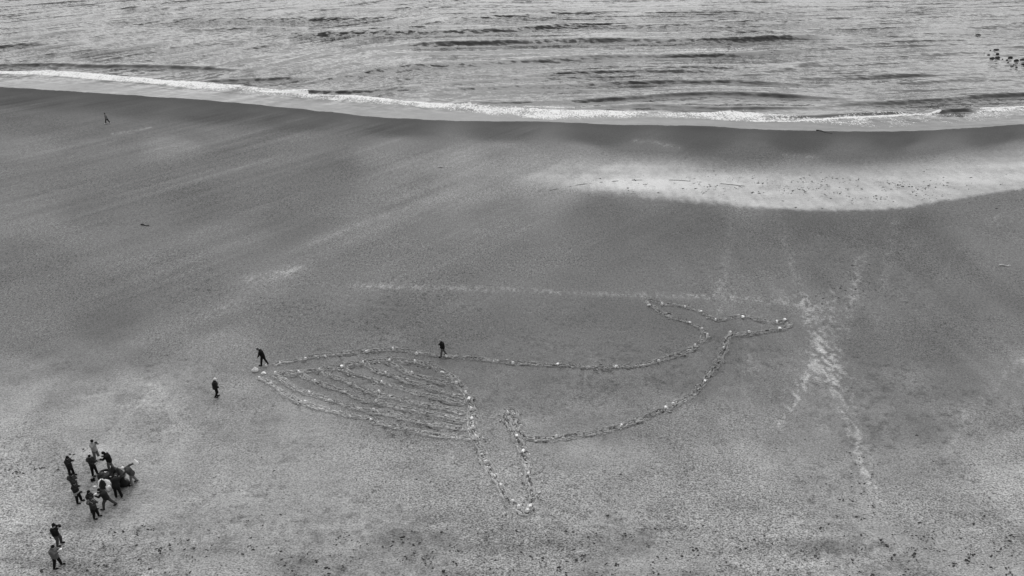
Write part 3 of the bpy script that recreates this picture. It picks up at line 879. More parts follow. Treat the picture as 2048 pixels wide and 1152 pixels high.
def bag_mesh(seed, tall=0.30, wd=0.21, dp=0.15, slump=0.0):
    """open paper bag: gusseted sides, crumpled walls, creased rim, high white filling"""
    rg = random.Random(seed)
    bm = bmesh.new()
    ring = [(-.5, -.5), (-.17, -.54), (.17, -.54), (.5, -.5), (.46, 0), (.5, .5), (.17, .54), (-.17, .54), (-.5, .5), (-.46, 0)]
    lv = [0, .12, .35, .6, .82, 1.0]
    rows_ = []
    for h in lv:
        row = []
        top = 1 - 0.22 * h * rg.uniform(.6, 1.2)
        lean = slump * h * h
        for (a, b) in ring:
            j = 0.018 * (0.3 + h)
            row.append(bm.verts.new((a * wd * (1 - .06 * h) + rg.uniform(-j, j) + lean * .3, b * dp * top + rg.uniform(-j, j) + lean * .1,
                                     h * tall * (1 - slump * .5) + (rg.uniform(-.03, .03) if h == 1 else 0))))
        rows_.append(row)
    for r in range(len(rows_) - 1):
        for q in range(10):
            bm.faces.new((rows_[r][q], rows_[r][(q + 1) % 10], rows_[r + 1][(q + 1) % 10], rows_[r + 1][q]))
    bm.faces.new(list(reversed(rows_[0])))
    # inner wall, and filling raised near the rim to catch light
    inner = [bm.verts.new((v.co.x * .93, v.co.y * .9, v.co.z - .004)) for v in rows_[-1]]
    fill = [bm.verts.new((v.co.x * .5, v.co.y * .4, tall * rg.uniform(.86, .98))) for v in rows_[-1]]
    for q in range(10):
        bm.faces.new((rows_[-1][q], rows_[-1][(q + 1) % 10], inner[(q + 1) % 10], inner[q]))
        bm.faces.new((inner[q], inner[(q + 1) % 10], fill[(q + 1) % 10], fill[q]))
    bm.faces.new(fill)
    me = bpy.data.meshes.new('white_bag')
    bm.to_mesh(me)
    bm.free()
    me.materials.append(M_WHITE)
    return me


BAGM = [bag_mesh(s, tall=random.uniform(.24, .32), slump=sl) for s, sl in zip(range(6), (0, .05, .1, .3, 0, .2))]
ORD = ['first', 'second', 'third', 'fourth', 'fifth', 'sixth', 'seventh', 'eighth', 'ninth', 'tenth', 'eleventh', 'twelfth', 'thirteenth', 'fourteenth']


def place_bag(px, py, label, lying=False, scale=1.0, mesh=None):
    x, y, _ = gp(px, py + 3)
    o = bpy.data.objects.new('white_bag', mesh or random.choice(BAGM))
    C.objects.link(o)
    o.rotation_euler = (R(random.uniform(-12, 12)), R(random.uniform(-12, 12)), R(random.uniform(0, 360)))
    o.location = (x, y, 0.05)
    if lying:
        o.rotation_euler = (R(random.choice((-80, 80))), R(random.uniform(-15, 15)), R(random.uniform(-40, 40)))
        o.location = (x, y, 0.13)
    s = 0.8 * scale * random.uniform(.9, 1.15)
    o.scale = (s, s, s)
    tag(o, label, 'bag', 'white bags set along the whale drawing')
    return o


def bag_run(pts, phrase, lyset=(), scale=1.0):
    for k_, (a, b) in enumerate(pts):
        place_bag(a, b, phrase % ORD[k_], k_ in lyset, scale)


bag_run([(533, 730), (560, 726), (611, 717), (652, 712), (734, 703), (786, 697), (833, 707), (893, 712)], "%s small white bag from the snout along the whale's back line")
bag_run([(1026, 726), (1114, 729), (1231, 733), (1317, 722), (1390, 691)], "%s small white bag right of the dark jacketed walker along the whale's back", {1})
bag_run([(1414, 670), (1403, 656), (1378, 645), (1296, 609)], '%s white bag from the tail root along the near edge of the left fluke', {2, 3})
bag_run([(1324, 608), (1370, 613), (1401, 623), (1431, 639)], '%s white bag from the tip along the far edge of the left fluke', {2})
bag_run([(1485, 632), (1554, 644), (1570, 640)], '%s white bag from the notch along the far edge of the right fluke', {0, 2}, 1.3)
bag_run([(1558, 655), (1499, 664), (1460, 667)], '%s white bag from the tip along the near edge of the right fluke', {0}, 1.3)
bag_run([(1447, 695), (1409, 763), (1346, 807), (1332, 816), (1242, 851), (1112, 873)], "%s white bag down from the tail along the whale's belly line", {1, 3})
bag_run([(1016, 825), (1034, 873), (1045, 904), (1056, 947), (1061, 1014), (1053, 1022)], '%s white bag from the top down the right side of the flipper', {1, 2, 4})
bag_run([(1037, 1015), (1024, 1002), (1001, 970), (972, 924)], '%s white bag from the lower tip up the left side of the flipper')
bag_run([(950, 874), (947, 855), (942, 838), (942, 818), (937, 799), (932, 785), (913, 766), (886, 744)], '%s white bag from the flipper up the jaw corner line', {2, 4}, 1.1)
bag_run([(829, 723), (779, 720), (726, 724), (683, 731), (640, 738), (598, 744), (551, 746)], '%s white bag from the jaw corner along the upper jaw line', {3})
bag_run([(519, 756), (610, 805), (741, 839)], '%s white bag from the snout along the lowest throat groove')
bag_run([(619, 785), (748, 819)], '%s white bag from the snout along the second lowest throat groove')
bag_run([(629, 762), (753, 802)], '%s white bag from the snout along the third lowest throat groove')
bag_run([(759, 783)], '%s and only white bag in the fourth lowest throat groove')
bag_run([(764, 764)], '%s and only white bag in the fifth lowest throat groove')
bag_run([(772, 745)], '%s and only white bag in the sixth lowest throat groove')
bag_run([(824, 745)], '%s and only white bag in the highest and shortest throat groove')

# ------------------------------------------------------------------ soft plastic sacks


def lump_mesh(name, seed, sx, sy, sz, mat, sub=3, amp=0.22, neck=False, flat=0.35):
    bm = bmesh.new()
    bmesh.ops.create_icosphere(bm, subdivisions=sub, radius=1.0)
    rg = np.random.default_rng(seed)
    o = rg.uniform(0, 50, 3)
    for v in bm.verts:
        c = v.co
        n1 = vnoise(np.array([c.x * 1.6 + o[0] + c.z]), np.array([c.y * 1.6 + o[1] - c.z]), seed)[0] - .5
        n2 = vnoise(np.array([c.x * 4.1 + o[2]]), np.array([c.y * 4.1 + c.z * 3.3]), seed + 5)[0] - .5
        r = 1 + amp * 2 * n1 + amp * 0.8 * n2
        z = c.z * r
        if z < -flat: z = -flat + (z + flat) * 0.15
        if neck and c.z > .72:
            t = (c.z - .72) / .28
            v.co = Vector((c.x * r * (1 - .55 * t) * sx, c.y * r * (1 - .55 * t) * sy, (z + .45 * t) * sz))
        else:
            v.co = Vector((c.x * r * sx, c.y * r * sy, z * sz))
    zmin = min(v.co.z for v in bm.verts)
    for v in bm.verts: v.co.z -= zmin
    me = bpy.data.meshes.new(name)
    bm.to_mesh(me)
    bm.free()
    me.materials.append(mat)
    return me


def lump(name, px, py, sx, sy, sz, mat, seed, label, cat, group=None, rz=0, z=0.0, neck=False, **kw):
    me = lump_mesh(name, seed, sx, sy, sz, mat, neck=neck, **kw)
    o = link(name, me)
    p = gp(px, py, 0)
    o.location = (p[0], p[1], z - 0.02)
    o.rotation_euler = (0, 0, R(rz))
    tag(o, label, cat, group)
    return o


lump('white_bag', 511, 742, .24, .16, .20, M_WHITEPL, 3, 'largest white bag lying before the snout of the whale', 'bag', 'white bags by the snout', 10, neck=True)
lump('white_bag', 527, 748, .20, .14, .15, M_WHITEPL, 4, "white bag lying between the whale's snout opening and the largest one", 'bag', 'white bags by the snout', 30)
GW = 'white bags heaped by the group'
lump('white_bag', 214, 972, .27, .24, .30, M_WHITEPL, 5, 'largest white sack in the middle of the heap beside the bending person in black', 'bag', GW, 20, neck=True)
lump('white_bag', 204, 968, .24, .18, .26, M_WHITEPL, 6, 'white sack at the left edge of the heap behind the black sack', 'bag', GW, 60)
lump('white_bag', 202, 976, .15, .14, .20, M_WHITEPL, 7, 'small white sack at the near left of the heap above the dark bowed head', 'bag', GW, 0)
lump('white_bag', 219, 979, .17, .15, .22, M_WHITEPL, 8, 'small white sack against the legs of the bending person in black', 'bag', GW, 90)
lump('white_bag', 190, 974, .12, .08, .07, M_WHITEPL, 9, 'white scrap of bag alone on the sand left of the heap', 'bag', GW, 15)
GB = 'black bags heaped by the group'
lump('black_bag', 208, 975, .24, .20, .36, M_BLACKPL, 10, 'black sack ringed by white sacks at the left of the heap', 'bag', GB, 40, neck=True)
lump('black_bag', 205, 957, .30, .26, .34, M_BLACKPL, 11, 'dark sack at the far left of the heap below the black tray', 'bag', GB, 0)
lump('black_bag', 217, 958, .40, .30, .36, M_BLACKPL, 12, 'open black sack with white pieces on top in the middle of the heap', 'bag', GB, 25)
lump('black_bag', 231, 955, .34, .28, .55, M_BLACKPL, 13, 'tall black sack behind the grey hat of the bending person', 'bag', GB, 70, neck=True)
lump('black_bag', 241, 957, .40, .30, .50, M_BLACKPL, 14, 'black sack at the far right of the heap next to the white hatted person', 'bag', GB, 110, neck=True)
lump('black_bag', 248, 970, .34, .26, .30, M_BLACKPL, 15, 'low black sack at the near right end of the heap', 'bag', GB, 20)
for k_, (a, b, zz, lb) in enumerate([(215, 950, .34, 'farthest left of the white scraps on the open black sack'), (219, 951, .36, 'topmost white scrap on the open black sack'), (221, 953, .34, 'white scrap on the right of the open black sack'),
                                     (213, 953, .32, 'lowest left of the white scraps on the open black sack'), (244, 964, .3, 'white scrap on the black sacks right of the grey hat')]):
    p = gp(a, b, zz + .02)
    o = link('paper_piece', lump_mesh('paper_piece', 40 + k_, .07, .05, .03, M_WHITE, 1))
    o.location = (p[0], p[1], zz)
    tag(o, lb, 'paper', 'white pieces on the black sack')

# black tray with white contents
def bx(bm, x0, x1, y0, y1, z0, z1):
    v = [bm.verts.new(c) for c in ((x0, y0, z0), (x1, y0, z0), (x1, y1, z0), (x0, y1, z0), (x0, y0, z1), (x1, y0, z1), (x1, y1, z1), (x0, y1, z1))]
    for f in ((3, 2, 1, 0), (4, 5, 6, 7), (0, 1, 5, 4), (1, 2, 6, 5), (2, 3, 7, 6), (3, 0, 4, 7)):
        bm.faces.new([v[i] for i in f])


def mesh_from(bm, name, mat, bevel=0.0):
    if bevel:
        bmesh.ops.bevel(bm, geom=bm.edges[:], offset=bevel, segments=2, affect='EDGES')
    me = bpy.data.meshes.new(name)
    bm.to_mesh(me)
    bm.free()
    me.materials.append(mat)
    return me


p = gp(212, 948.5)
tub = empty('tub', (p[0], p[1], 0))
tag(tub, 'round black tub with a white strip inside at the feet of the stooping person', 'tub')
bm = bmesh.new()
prof = [(.0, .0), (.26, .0), (.31, .05), (.34, .20), (.36, .21), (.36, .23), (.33, .23), (.29, .06), (.24, .03), (.0, .03)]
vr = []
for a in range(24):
    t = a / 24 * 2 * math.pi
    vr.append([bm.verts.new((r * math.cos(t), .72 * r * math.sin(t), z)) for r, z in prof])
for a in range(24):
    for q in range(len(prof) - 1):
        try: bm.faces.new((vr[a][q], vr[(a + 1) % 24][q], vr[(a + 1) % 24][q + 1], vr[a][q + 1]))
        except ValueError: pass
bmesh.ops.remove_doubles(bm, verts=bm.verts[:], dist=1e-4)
link('shell', mesh_from(bm, 'shell', M_BLACKPL), None, tub)
bm = bmesh.new()
bx(bm, -.15, .13, -.05, .05, .031, .19)
o = link('white_strip', mesh_from(bm, 'white_strip', M_WHITE, .012), None, tub)
o.rotation_euler = (0, 0, R(8))

# pair of dark boots standing in the open
for k_, (a, b, lb) in enumerate([(184, 962, 'smaller looking dark boot standing alone in the ring of people'), (188.5, 961, 'dark boot nearest the heap standing in the ring of people')]):
    bm = bmesh.new()
    bx(bm, -.05, .05, -.10, .16, 0, .09)
    bx(bm, -.05, .05, -.10, .02, .091, .24 if k_ else .18)
    o = link('boot', mesh_from(bm, 'boot', CL['black'], .02))
    p = gp(a, b)
    o.location = (p[0], p[1], 0)
    o.rotation_euler = (0, 0, R(30 + 25 * k_))
    tag(o, lb, 'boot', 'boots on the sand')

# ------------------------------------------------------------------ people
def cap_chain(bm, pts, rad, seg=10):
    """tapered limb: spheres at the joints, cones between"""
    for p_, r_ in zip(pts, rad):
        bmesh.ops.create_icosphere(bm, subdivisions=2, radius=r_, matrix=Matrix.Translation(p_))
    for a, b, ra, rb in zip(pts[:-1], pts[1:], rad[:-1], rad[1:]):
        d = Vector(b) - Vector(a)
        if d.length < 1e-4: continue
        q = d.to_track_quat('Z', 'Y').to_matrix().to_4x4()
        mtx = Matrix.Translation((Vector(a) + Vector(b)) / 2) @ q
        bmesh.ops.create_cone(bm, cap_ends=True, cap_tris=False, segments=seg, radius1=ra, radius2=rb, depth=d.length, matrix=mtx)


def ell(bm, c, r, rot=None, sub=2):
    mtx = Matrix.Translation(c) @ (rot if rot is not None else Matrix()) @ Matrix.Diagonal((r[0], r[1], r[2], 1))
    bmesh.ops.create_icosphere(bm, subdivisions=sub, radius=1.0, matrix=mtx)


def fuse(bm, name, vox, extra=None):
    me = bpy.data.meshes.new(name)
    bm.to_mesh(me)
    bm.free()
    o = bpy.data.objects.new('tmp', me)
    C.objects.link(o)
    md = o.modifiers.new('r', 'REMESH')
    md.mode = 'VOXEL'
    md.voxel_size = vox
    sm = o.modifiers.new('s', 'SMOOTH')
    sm.factor = 0.5
    sm.iterations = 2
    dg = bpy.context.evaluated_depsgraph_get()
    res = bpy.data.meshes.new_from_object(o.evaluated_get(dg))
    res.name = name
    bpy.data.objects.remove(o)
    bpy.data.meshes.remove(me)
    if extra is not None:
        b2 = bmesh.new()
        b2.from_mesh(res)
        extra(b2)
        b2.to_mesh(res)
        b2.free()
    return res


def fwd(a, x=0.0):
    return Vector((x, math.sin(R(a)), math.cos(R(a))))


def person(feet, phi, label, lean=(5, 8, 20), legs=((3, 4, 4), (-3, 4, 4)), arms=((10, 25, 8, 0), (10, 25, 8, 0)), jacket='black', trousers='black', shoes='black',
           hair='black', hat=None, hood=False, backpack=None, sash=None, collar=None, size=1.0, longhair=False, long_coat=0.0, phone=None, name='person', straps=False, bulk=1.0):
    bulk *= 1.2
    size *= 0.92
    """lean: pelvis-chest, chest-neck, neck-head degrees forward; legs (left, right): hip forward, knee bend, out;
    arms (left, right): shoulder forward, elbow bend, out, forearm inward"""
    P = Vector((0, 0, 0.94))
    chest = P + 0.30 * fwd(lean[0])
    neck = chest + 0.22 * fwd(lean[1])
    head = neck + 0.17 * fwd(lean[2])
    hd = fwd(lean[2])
    LG = []
    for s, (h, k_, ab) in zip((-1, 1), legs):
        hip = P + Vector((s * .085, 0, -.03))
        d1 = Vector((s * math.sin(R(ab)), math.sin(R(h)), -math.cos(R(h)))).normalized()
        d2 = Vector((s * math.sin(R(ab)), math.sin(R(h - k_)), -math.cos(R(h - k_)))).normalized()
        kn = hip + .43 * d1
        an = kn + .42 * d2
        pitch = max(0.0, k_ - h - 8) * .8
        t1 = Vector((s * .02, math.cos(R(pitch)), -math.sin(R(pitch)))).normalized()
        LG.append((hip, kn, an, t1))
    low = min(min(an.z - .085, (an + .17 * t1).z - .06) for _, _, an, t1 in LG)
    AR = []
    for s, (f, e, ab, inw) in zip((-1, 1), arms):
        sh_ = neck + Vector((s * .185, 0, 0)) - .055 * fwd(lean[1])
        d1 = Vector((s * math.sin(R(ab)), math.sin(R(f)) * math.cos(R(ab)), -math.cos(R(f)) * math.cos(R(ab))))
        fe = f + e
        d2 = Vector((-s * math.sin(R(inw)), math.sin(R(fe)) * math.cos(R(inw)), -math.cos(R(fe)) * math.cos(R(inw))))
        el = sh_ + .285 * d1
        wr = el + .25 * d2
        AR.append((sh_, el, wr, d2))
    base = gp(*feet)
    root = empty(name, (base[0], base[1], 0), R(phi - 90))
    root.scale = (size,) * 3
    tag(root, label, 'person', 'people on the beach')
    # centre of the feet over the root
    cx = sum(((a[2] + .05 * a[3]).x for a in LG)) / 2
    cy = sum(((a[2] + .05 * a[3]).y for a in LG)) / 2
    sh0 = Vector((-cx, -cy, -low + .0))

    def put(o):
        o.location = sh0
        return o
    hq = Vector((0, 0, 1)).rotation_difference(hd).to_matrix().to_4x4()
    # body
    bm = bmesh.new()
    cap_chain(bm, [P, chest, neck - .04 * fwd(lean[1])], [.125, .145, .11])
    ell(bm, chest + .05 * fwd(lean[1]), (.17, .105, .15), Vector((0, 0, 1)).rotation_difference(fwd(lean[1])).to_matrix().to_4x4())
    cap_chain(bm, [neck - .03 * hd, head - .03 * hd], [.06, .055])
    ell(bm, head + .01 * hd, (.076, .095, .112), hq)
    ell(bm, head + hq @ Vector((0, .03, -.06)), (.055, .055, .05), hq)       # jaw
    ell(bm, head + hq @ Vector((0, .10, -.01)), (.016, .026, .026), hq)      # nose
    for s in (-1, 1):
        ell(bm, head + hq @ Vector((s * .078, -.005, -.005)), (.015, .025, .032), hq)   # ears
        ell(bm, head + hq @ Vector((s * .035, .078, .03)), (.022, .015, .010), hq)    # brow
    for hip, kn, an, t1 in LG:
        cap_chain(bm, [hip, kn, an], [.085, .058, .042])
        cap_chain(bm, [an, an + .13 * t1 + Vector((0, 0, -.035))], [.04, .035])
    for sh_, el, wr, d2 in AR:
        cap_chain(bm, [sh_, el, wr], [.055, .043, .032])
        cap_chain(bm, [wr, wr + .075 * d2], [.03, .038])

    def fingers(b2):
        for s, (sh_, el, wr, d2) in zip((-1, 1), AR):
            side_ = d2.cross(Vector((0, 0, 1)))
            if side_.length < .1: side_ = Vector((1, 0, 0))
            side_.normalize()
            up_ = side_.cross(d2).normalized()
            for q, ln in enumerate((.070, .080, .074, .058)):
                a = wr + .085 * d2 + side_ * (.026 - .0175 * q)
                b_ = a + ln * .55 * d2 - up_ * .008
                c_ = b_ + ln * .5 * (d2 - up_ * .8).normalized()
                for x0, x1, r0, r1 in ((a, b_, .0095, .0085), (b_, c_, .0085, .006)):
                    dd = x1 - x0
                    bmesh.ops.create_cone(b2, cap_ends=True, segments=6, radius1=r0, radius2=r1, depth=dd.length,
                                          matrix=Matrix.Translation((x0 + x1) / 2) @ dd.to_track_quat('Z', 'Y').to_matrix().to_4x4())
            a = wr + .03 * d2 + side_ * .03
            b_ = a + .055 * (d2 * .75 + side_ * .65).normalized()
            dd = b_ - a
            bmesh.ops.create_cone(b2, cap_ends=True, segments=6, radius1=.012, radius2=.008, depth=dd.length,
                                  matrix=Matrix.Translation((a + b_) / 2) @ dd.to_track_quat('Z', 'Y').to_matrix().to_4x4())
    put(link('body', fuse(bm, 'body', .020, fingers), M_SKIN, root))
    # jacket
    bm = bmesh.new()
    hem = P - (.06 + long_coat) * fwd(lean[0])
    cap_chain(bm, [hem, P + .1 * fwd(lean[0]), chest, neck - .06 * fwd(lean[1])], [.165 * bulk, .16 * bulk, .175 * bulk, .12])
    q1 = Vector((0, 0, 1)).rotation_difference(fwd(lean[1])).to_matrix().to_4x4()
    ell(bm, chest + .06 * fwd(lean[1]), (.215 * bulk, .14 * bulk, .18), q1)
    q0 = Vector((0, 0, 1)).rotation_difference(fwd(lean[0])).to_matrix().to_4x4()
    ell(bm, P + .02 * fwd(lean[0]), (.195 * bulk, .15 * bulk, .16 + long_coat * .6), q0)
    for sh_, el, wr, d2 in AR:
        cap_chain(bm, [sh_ - .02 * fwd(lean[1]), el, wr - .01 * d2], [.09, .078, .06])
    cap_chain(bm, [neck - .05 * fwd(lean[1]), neck + .045 * fwd(lean[1])], [.11, .088])
    if hood:
        ell(bm, head + hq @ Vector((0, -.03, -.0)), (.115, .125, .14), hq)
    put(link('jacket', fuse(bm, 'jacket', .026), CL[jacket], root))
    # trousers
    bm = bmesh.new()
    ell(bm, P + Vector((0, 0, -.02)), (.155, .125, .13))
    for hip, kn, an, t1 in LG:
        cap_chain(bm, [P + (hip - P) * .8, hip.lerp(kn, .35), kn, kn.lerp(an, .5), an + (an - kn).normalized() * .02], [.122, .12, .094, .09, .074])
    put(link('trousers', fuse(bm, 'trousers', .026), CL[trousers], root))
    for hip, kn, an, t1 in LG:
        bm = bmesh.new()
        dn = Vector((0, 0, -1)) + t1 * t1.z
        dn.normalize()
        cap_chain(bm, [an - .035 * t1 + .045 * dn, an + .08 * t1 + .05 * dn, an + .19 * t1 + .052 * dn], [.056, .060, .050])
        cap_chain(bm, [an + .02 * (-dn), an + .04 * dn], [.053, .05])
        put(link('shoe', fuse(bm, 'shoe', .018), CL[shoes], root))
    # hair or hat
    bm = bmesh.new()
    if hat:
        ell(bm, head + hq @ Vector((0, -.008, .045)), (.108, .122, .105), hq)
        ell(bm, head + hq @ Vector((0, -.02, .135)), (.035, .035, .03), hq)
        put(link('hat', fuse(bm, 'hat', .018), CL[hat], root))
        if hood or True:
            pass
    elif not hood:
        ell(bm, head + hq @ Vector((0, -.022, .035)), (.100, .112, .112), hq)
        if longhair:
            cap_chain(bm, [head + hq @ Vector((0, -.05, .0)), neck + Vector((0, -.07, -.04)), chest.lerp(neck, .5) + Vector((0, -.12, 0))], [.09, .085, .05])
        put(link('hair', fuse(bm, 'hair', .018), CL[hair], root))
    else:
        bm.free()
    if collar:
        bm = bmesh.new()
        for a in range(14):
            t = a / 14 * 2 * math.pi
            ell(bm, neck + q1 @ Vector((.088 * math.cos(t), .088 * math.sin(t) - .01, .025)), (.03, .03, .028), None, 1)
        put(link('scarf', fuse(bm, 'scarf', .016), CL[collar], root))
    if backpack:
        bm = bmesh.new()
        c0 = chest.lerp(neck, .35)
        ell(bm, c0 + q1 @ Vector((0, -.22, -.03)), (.15, .11, .22), q1)
        ell(bm, c0 + q1 @ Vector((0, -.30, -.09)), (.11, .06, .11), q1)
        pk = put(link('backpack', fuse(bm, 'backpack', .024), CL[backpack], root))
        for s in (-1, 1):
            bm = bmesh.new()
            cap_chain(bm, [c0 + q1 @ Vector((s * .11, -.14, -.14)), c0 + q1 @ Vector((s * .135, -.13, .10)), c0 + q1 @ Vector((s * .13, .0, .175)), c0 + q1 @ Vector((s * .13, .14, .06)), c0 + q1 @ Vector((s * .13, .10, -.12))], [.02] * 5)
            put(link('strap', fuse(bm, 'strap', .014), CL['light' if straps else 'dark'], root))
    if sash:
        bm = bmesh.new()
        for a in range(18):
            t = a / 18 * 2 * math.pi
            ell(bm, P + q0 @ Vector((.225 * math.cos(t), .185 * math.sin(t), -.06)), (.05, .045, .075), None, 1)
            if math.sin(t) < .35:
                ell(bm, P + q0 @ Vector((.21 * math.cos(t), .18 * math.sin(t) - .01, -.17)), (.05, .05, .10), None, 1)
        put(link('waist_sweater', fuse(bm, 'waist_sweater', .022), CL[sash], root))
    bpy.context.view_layer.update()
    if phone:
        kind, plabel = phone
        mid = (AR[0][2] + AR[1][2]) / 2 + .11 * (AR[0][3] + AR[1][3]).normalized()
        wpos = root.matrix_world @ (mid + sh0)
        if kind == 'phone':
            bm = bmesh.new()
            bx(bm, -.04, .04, -.085, .085, -.006, .006)
            o = link('phone', mesh_from(bm, 'phone', M_PHONE, .004))
            o.location = wpos + Vector((0, 0, .02))
            o.rotation_euler = (R(35), 0, R(phi - 90))
            tag(o, plabel, 'phone', 'phones held by people')
        elif kind == 'white_phone':
            bm = bmesh.new()
            bx(bm, -.06, .06, -.095, .095, -.008, .008)
            o = link('phone', mesh_from(bm, 'phone', M_WHITE, .004))
            o.location = wpos + Vector((0, 0, .035))
            o.rotation_euler = (R(15), 0, R(phi - 90))
            tag(o, plabel, 'phone', 'phones held by people')
        elif kind == 'camera':
            bm = bmesh.new()
            bx(bm, -.075, .075, -.035, .035, -.05, .05)
            e_ = empty('camera_body', wpos + Vector((0, 0, .03)), R(phi - 90))
            e_.name = 'photo_camera'
            tag(e_, plabel, 'camera', 'cameras held by people')
            link('housing', mesh_from(bm, 'housing', M_BLACKPL, .012), None, e_)
            bm = bmesh.new()
            bmesh.ops.create_cone(bm, cap_ends=True, segments=16, radius1=.036, radius2=.04, depth=.08, matrix=Matrix.Translation((0, .075, 0)) @ Matrix.Rotation(-math.pi / 2, 4, 'X'))
            link('lens', mesh_from(bm, 'lens', M_BLACKPL), None, e_)
        elif kind == 'bag':
            o = link('white_bag', lump_mesh('white_bag', 77, .17, .13, .16, M_WHITEPL, neck=True))
            o.location = wpos + Vector((0, 0, -.18))
            tag(o, plabel, 'bag', 'white bags held by people')
        elif kind == 'bag_right':
            wr = root.matrix_world @ (AR[1][2] + .1 * AR[1][3] + sh0)
            o = link('white_bag', lump_mesh('white_bag', 78, .17, .15, .20, M_WHITEPL, neck=True))
            o.location = wr + Vector((0, 0, -.14))
            tag(o, plabel, 'bag', 'white bags held by people')
    return root


LOOK = ((30, 95, 6, 22), (30, 95, 6, 22))      # both hands before the chest on a phone
CAMUP = ((62, 95, 12, 30), (62, 95, 12, 30))   # camera lifted to the face
STRIDE = ((22, 12, 3), (-16, 16, 3))
person((215.5, 247), 185, 'person in grey top and white shoes walking alone near the water', (6, 8, 15), STRIDE, ((-18, 20, 8, 0), (15, 20, 8, 0)), 'mid', 'black', 'white', 'black', size=1.1)
person((528, 730), 178, "bare headed person all in black walking bowed past the whale's snout", (14, 24, 55), ((15, 6, 3), (-15, 8, 3)), ((12, 18, 5, 5), (10, 18, 5, 5)), 'black', 'black', 'black', 'slate', size=1.03, long_coat=.05)
person((886, 712), 195, "person in pale hat, black jacket and grey trousers striding along the whale's back", (8, 14, 30), ((17, 8, 4), (-16, 10, 4)), ((-8, 75, 32, 20), (0, 60, 34, 20)), 'black', 'grey', 'black', hat='light', bulk=1.08, size=1.0)
person((434, 794), 28, 'person in white hat and black clothes stepping below the snout of the whale', (4, 6, 18), ((2, 4, 3), (10, 42, 3)), ((5, 20, 5, 0), (8, 25, 5, 5)), 'charcoal', 'black', 'black', hat='white', bulk=1.1, size=1.02)
# the group round the heap of bags
person((196, 919), -18, 'person in pale jacket photographing at the far edge of the group', (-5, 0, 18), ((4, 2, 4), (-2, 2, 4)), CAMUP, 'light', 'grey', 'dark', 'black', phone=('camera', 'black camera held up by the person in the pale jacket'), hat='black')
person((192, 950), -12, 'person in dark jacket with full backpack facing the heap', (-4, 0, 10), ((4, 2, 4), (-4, 2, 4)), ((20, 60, 6, 30), (20, 60, 6, 30)), 'charcoal', 'black', 'black', 'black', backpack='slate')
person((223, 941), 184, 'stooping person with dark hood and grey trousers holding a white bag', (6, 24, 50), ((12, 14, 4), (2, 16, 4)), ((30, 60, 6, 10), (30, 60, 6, 10)), 'black', 'grey', 'black', 'black', hood=True, phone=('bag', 'crumpled white bag held by the stooping person with dark hood'))
person((146, 952), -5, 'person all in dark clothes with cap holding a phone left of the group', (-7, 3, 32), ((4, 3, 4), (-3, 3, 4)), ((38, 75, 6, 15), (38, 75, 6, 15)), 'charcoal', 'black', 'black', hat='black', phone=('phone', 'phone held by the dark clothed person left of the group'), long_coat=.06)
person((156, 987), -8, 'person with dark hair and dark grey jacket half hidden behind the sweater wearer', (-9, 0, 26), ((4, 3, 4), (-3, 3, 4)), LOOK, 'dark', 'black', 'black', 'black', backpack='slate', long_coat=.04)
person((161, 1004), 0, 'person in dark jacket with pale sweater tied round the waist', (-9, 2, 34), ((5, 3, 4), (-3, 3, 4)), LOOK, 'charcoal', 'black', 'black', 'charcoal', sash='light', phone=('phone', 'phone held by the person with the sweater round the waist'))
person((189, 1022), 8, 'person in black jacket with small pale phone behind the backpack wearer', (-4, 4, 26), ((4, 3, 4), (-3, 3, 4)), LOOK, 'charcoal', 'dark', 'black', 'black', phone=('white_phone', 'small pale phone held by the person in black jacket'), longhair=False)
person((195, 1035), -2, 'person with pale strapped backpack at the near edge of the group', (-5, 2, 18), ((5, 3, 5), (-4, 3, 5)), ((24, 80, 6, 22), (24, 80, 6, 22)), 'dark', 'black', 'black', 'dark', backpack='grey', straps=True, size=.98)
person((219, 1015), 186, 'person in black jacket leaning forward in a wide step beside the heap', (14, 22, 42), ((26, 16, 6), (-24, 10, 6)), ((38, 70, 8, 15), (32, 75, 8, 15)), 'charcoal', 'slate', 'black', 'black', phone=('phone', 'phone held by the person in a wide step beside the heap'), bulk=1.05)
person((238.5, 993), 108, 'person in black with grey hat bending over the heap of bags', (48, 62, 82), ((4, 3, 6), (-3, 3, 6)), ((48, 20, 10, 0), (48, 20, 10, 0)), 'black', 'black', 'black', hat='slate', bulk=1.2, size=1.04)
person((268, 967), 205, 'person in white hat and grey jacket bending at the right of the heap', (24, 36, 55), ((14, 12, 6), (-6, 14, 6)), ((45, 25, 6, 5), (-105, 10, 15, -10)), 'slate', 'mid', 'black', hat='white', bulk=1.1, phone=('bag_right', 'white bag held aloft by the white hatted person at the heap'))
person((246, 976), 150, 'person in black crouching among the black sacks', (42, 55, 70), ((95, 125, 12), (85, 120, 12)), ((55, 25, 10, 5), (55, 25, 10, 5)), 'black', 'black', 'black', 'black', bulk=1.1)
person((121, 1089), 2, 'person in black jacket with white scarf and grey trousers aiming a camera', (-2, 10, 20), ((20, 30, 4), (10, 24, 4)), CAMUP, 'black', 'slate', 'black', hat='black', collar='white', phone=('camera', 'black camera aimed by the person with the white scarf'), bulk=1.05)
person((118, 1133), 6, 'person in grey jacket and dark trousers looking at a pale phone', (-5, 5, 36), ((8, 3, 6), (-8, 6, 6)), ((36, 82, 8, 22), (36, 82, 8, 22)), 'grey', 'black', 'black', 'black', phone=('white_phone', 'pale phone held by the person in grey jacket'), bulk=1.08, long_coat=.05)

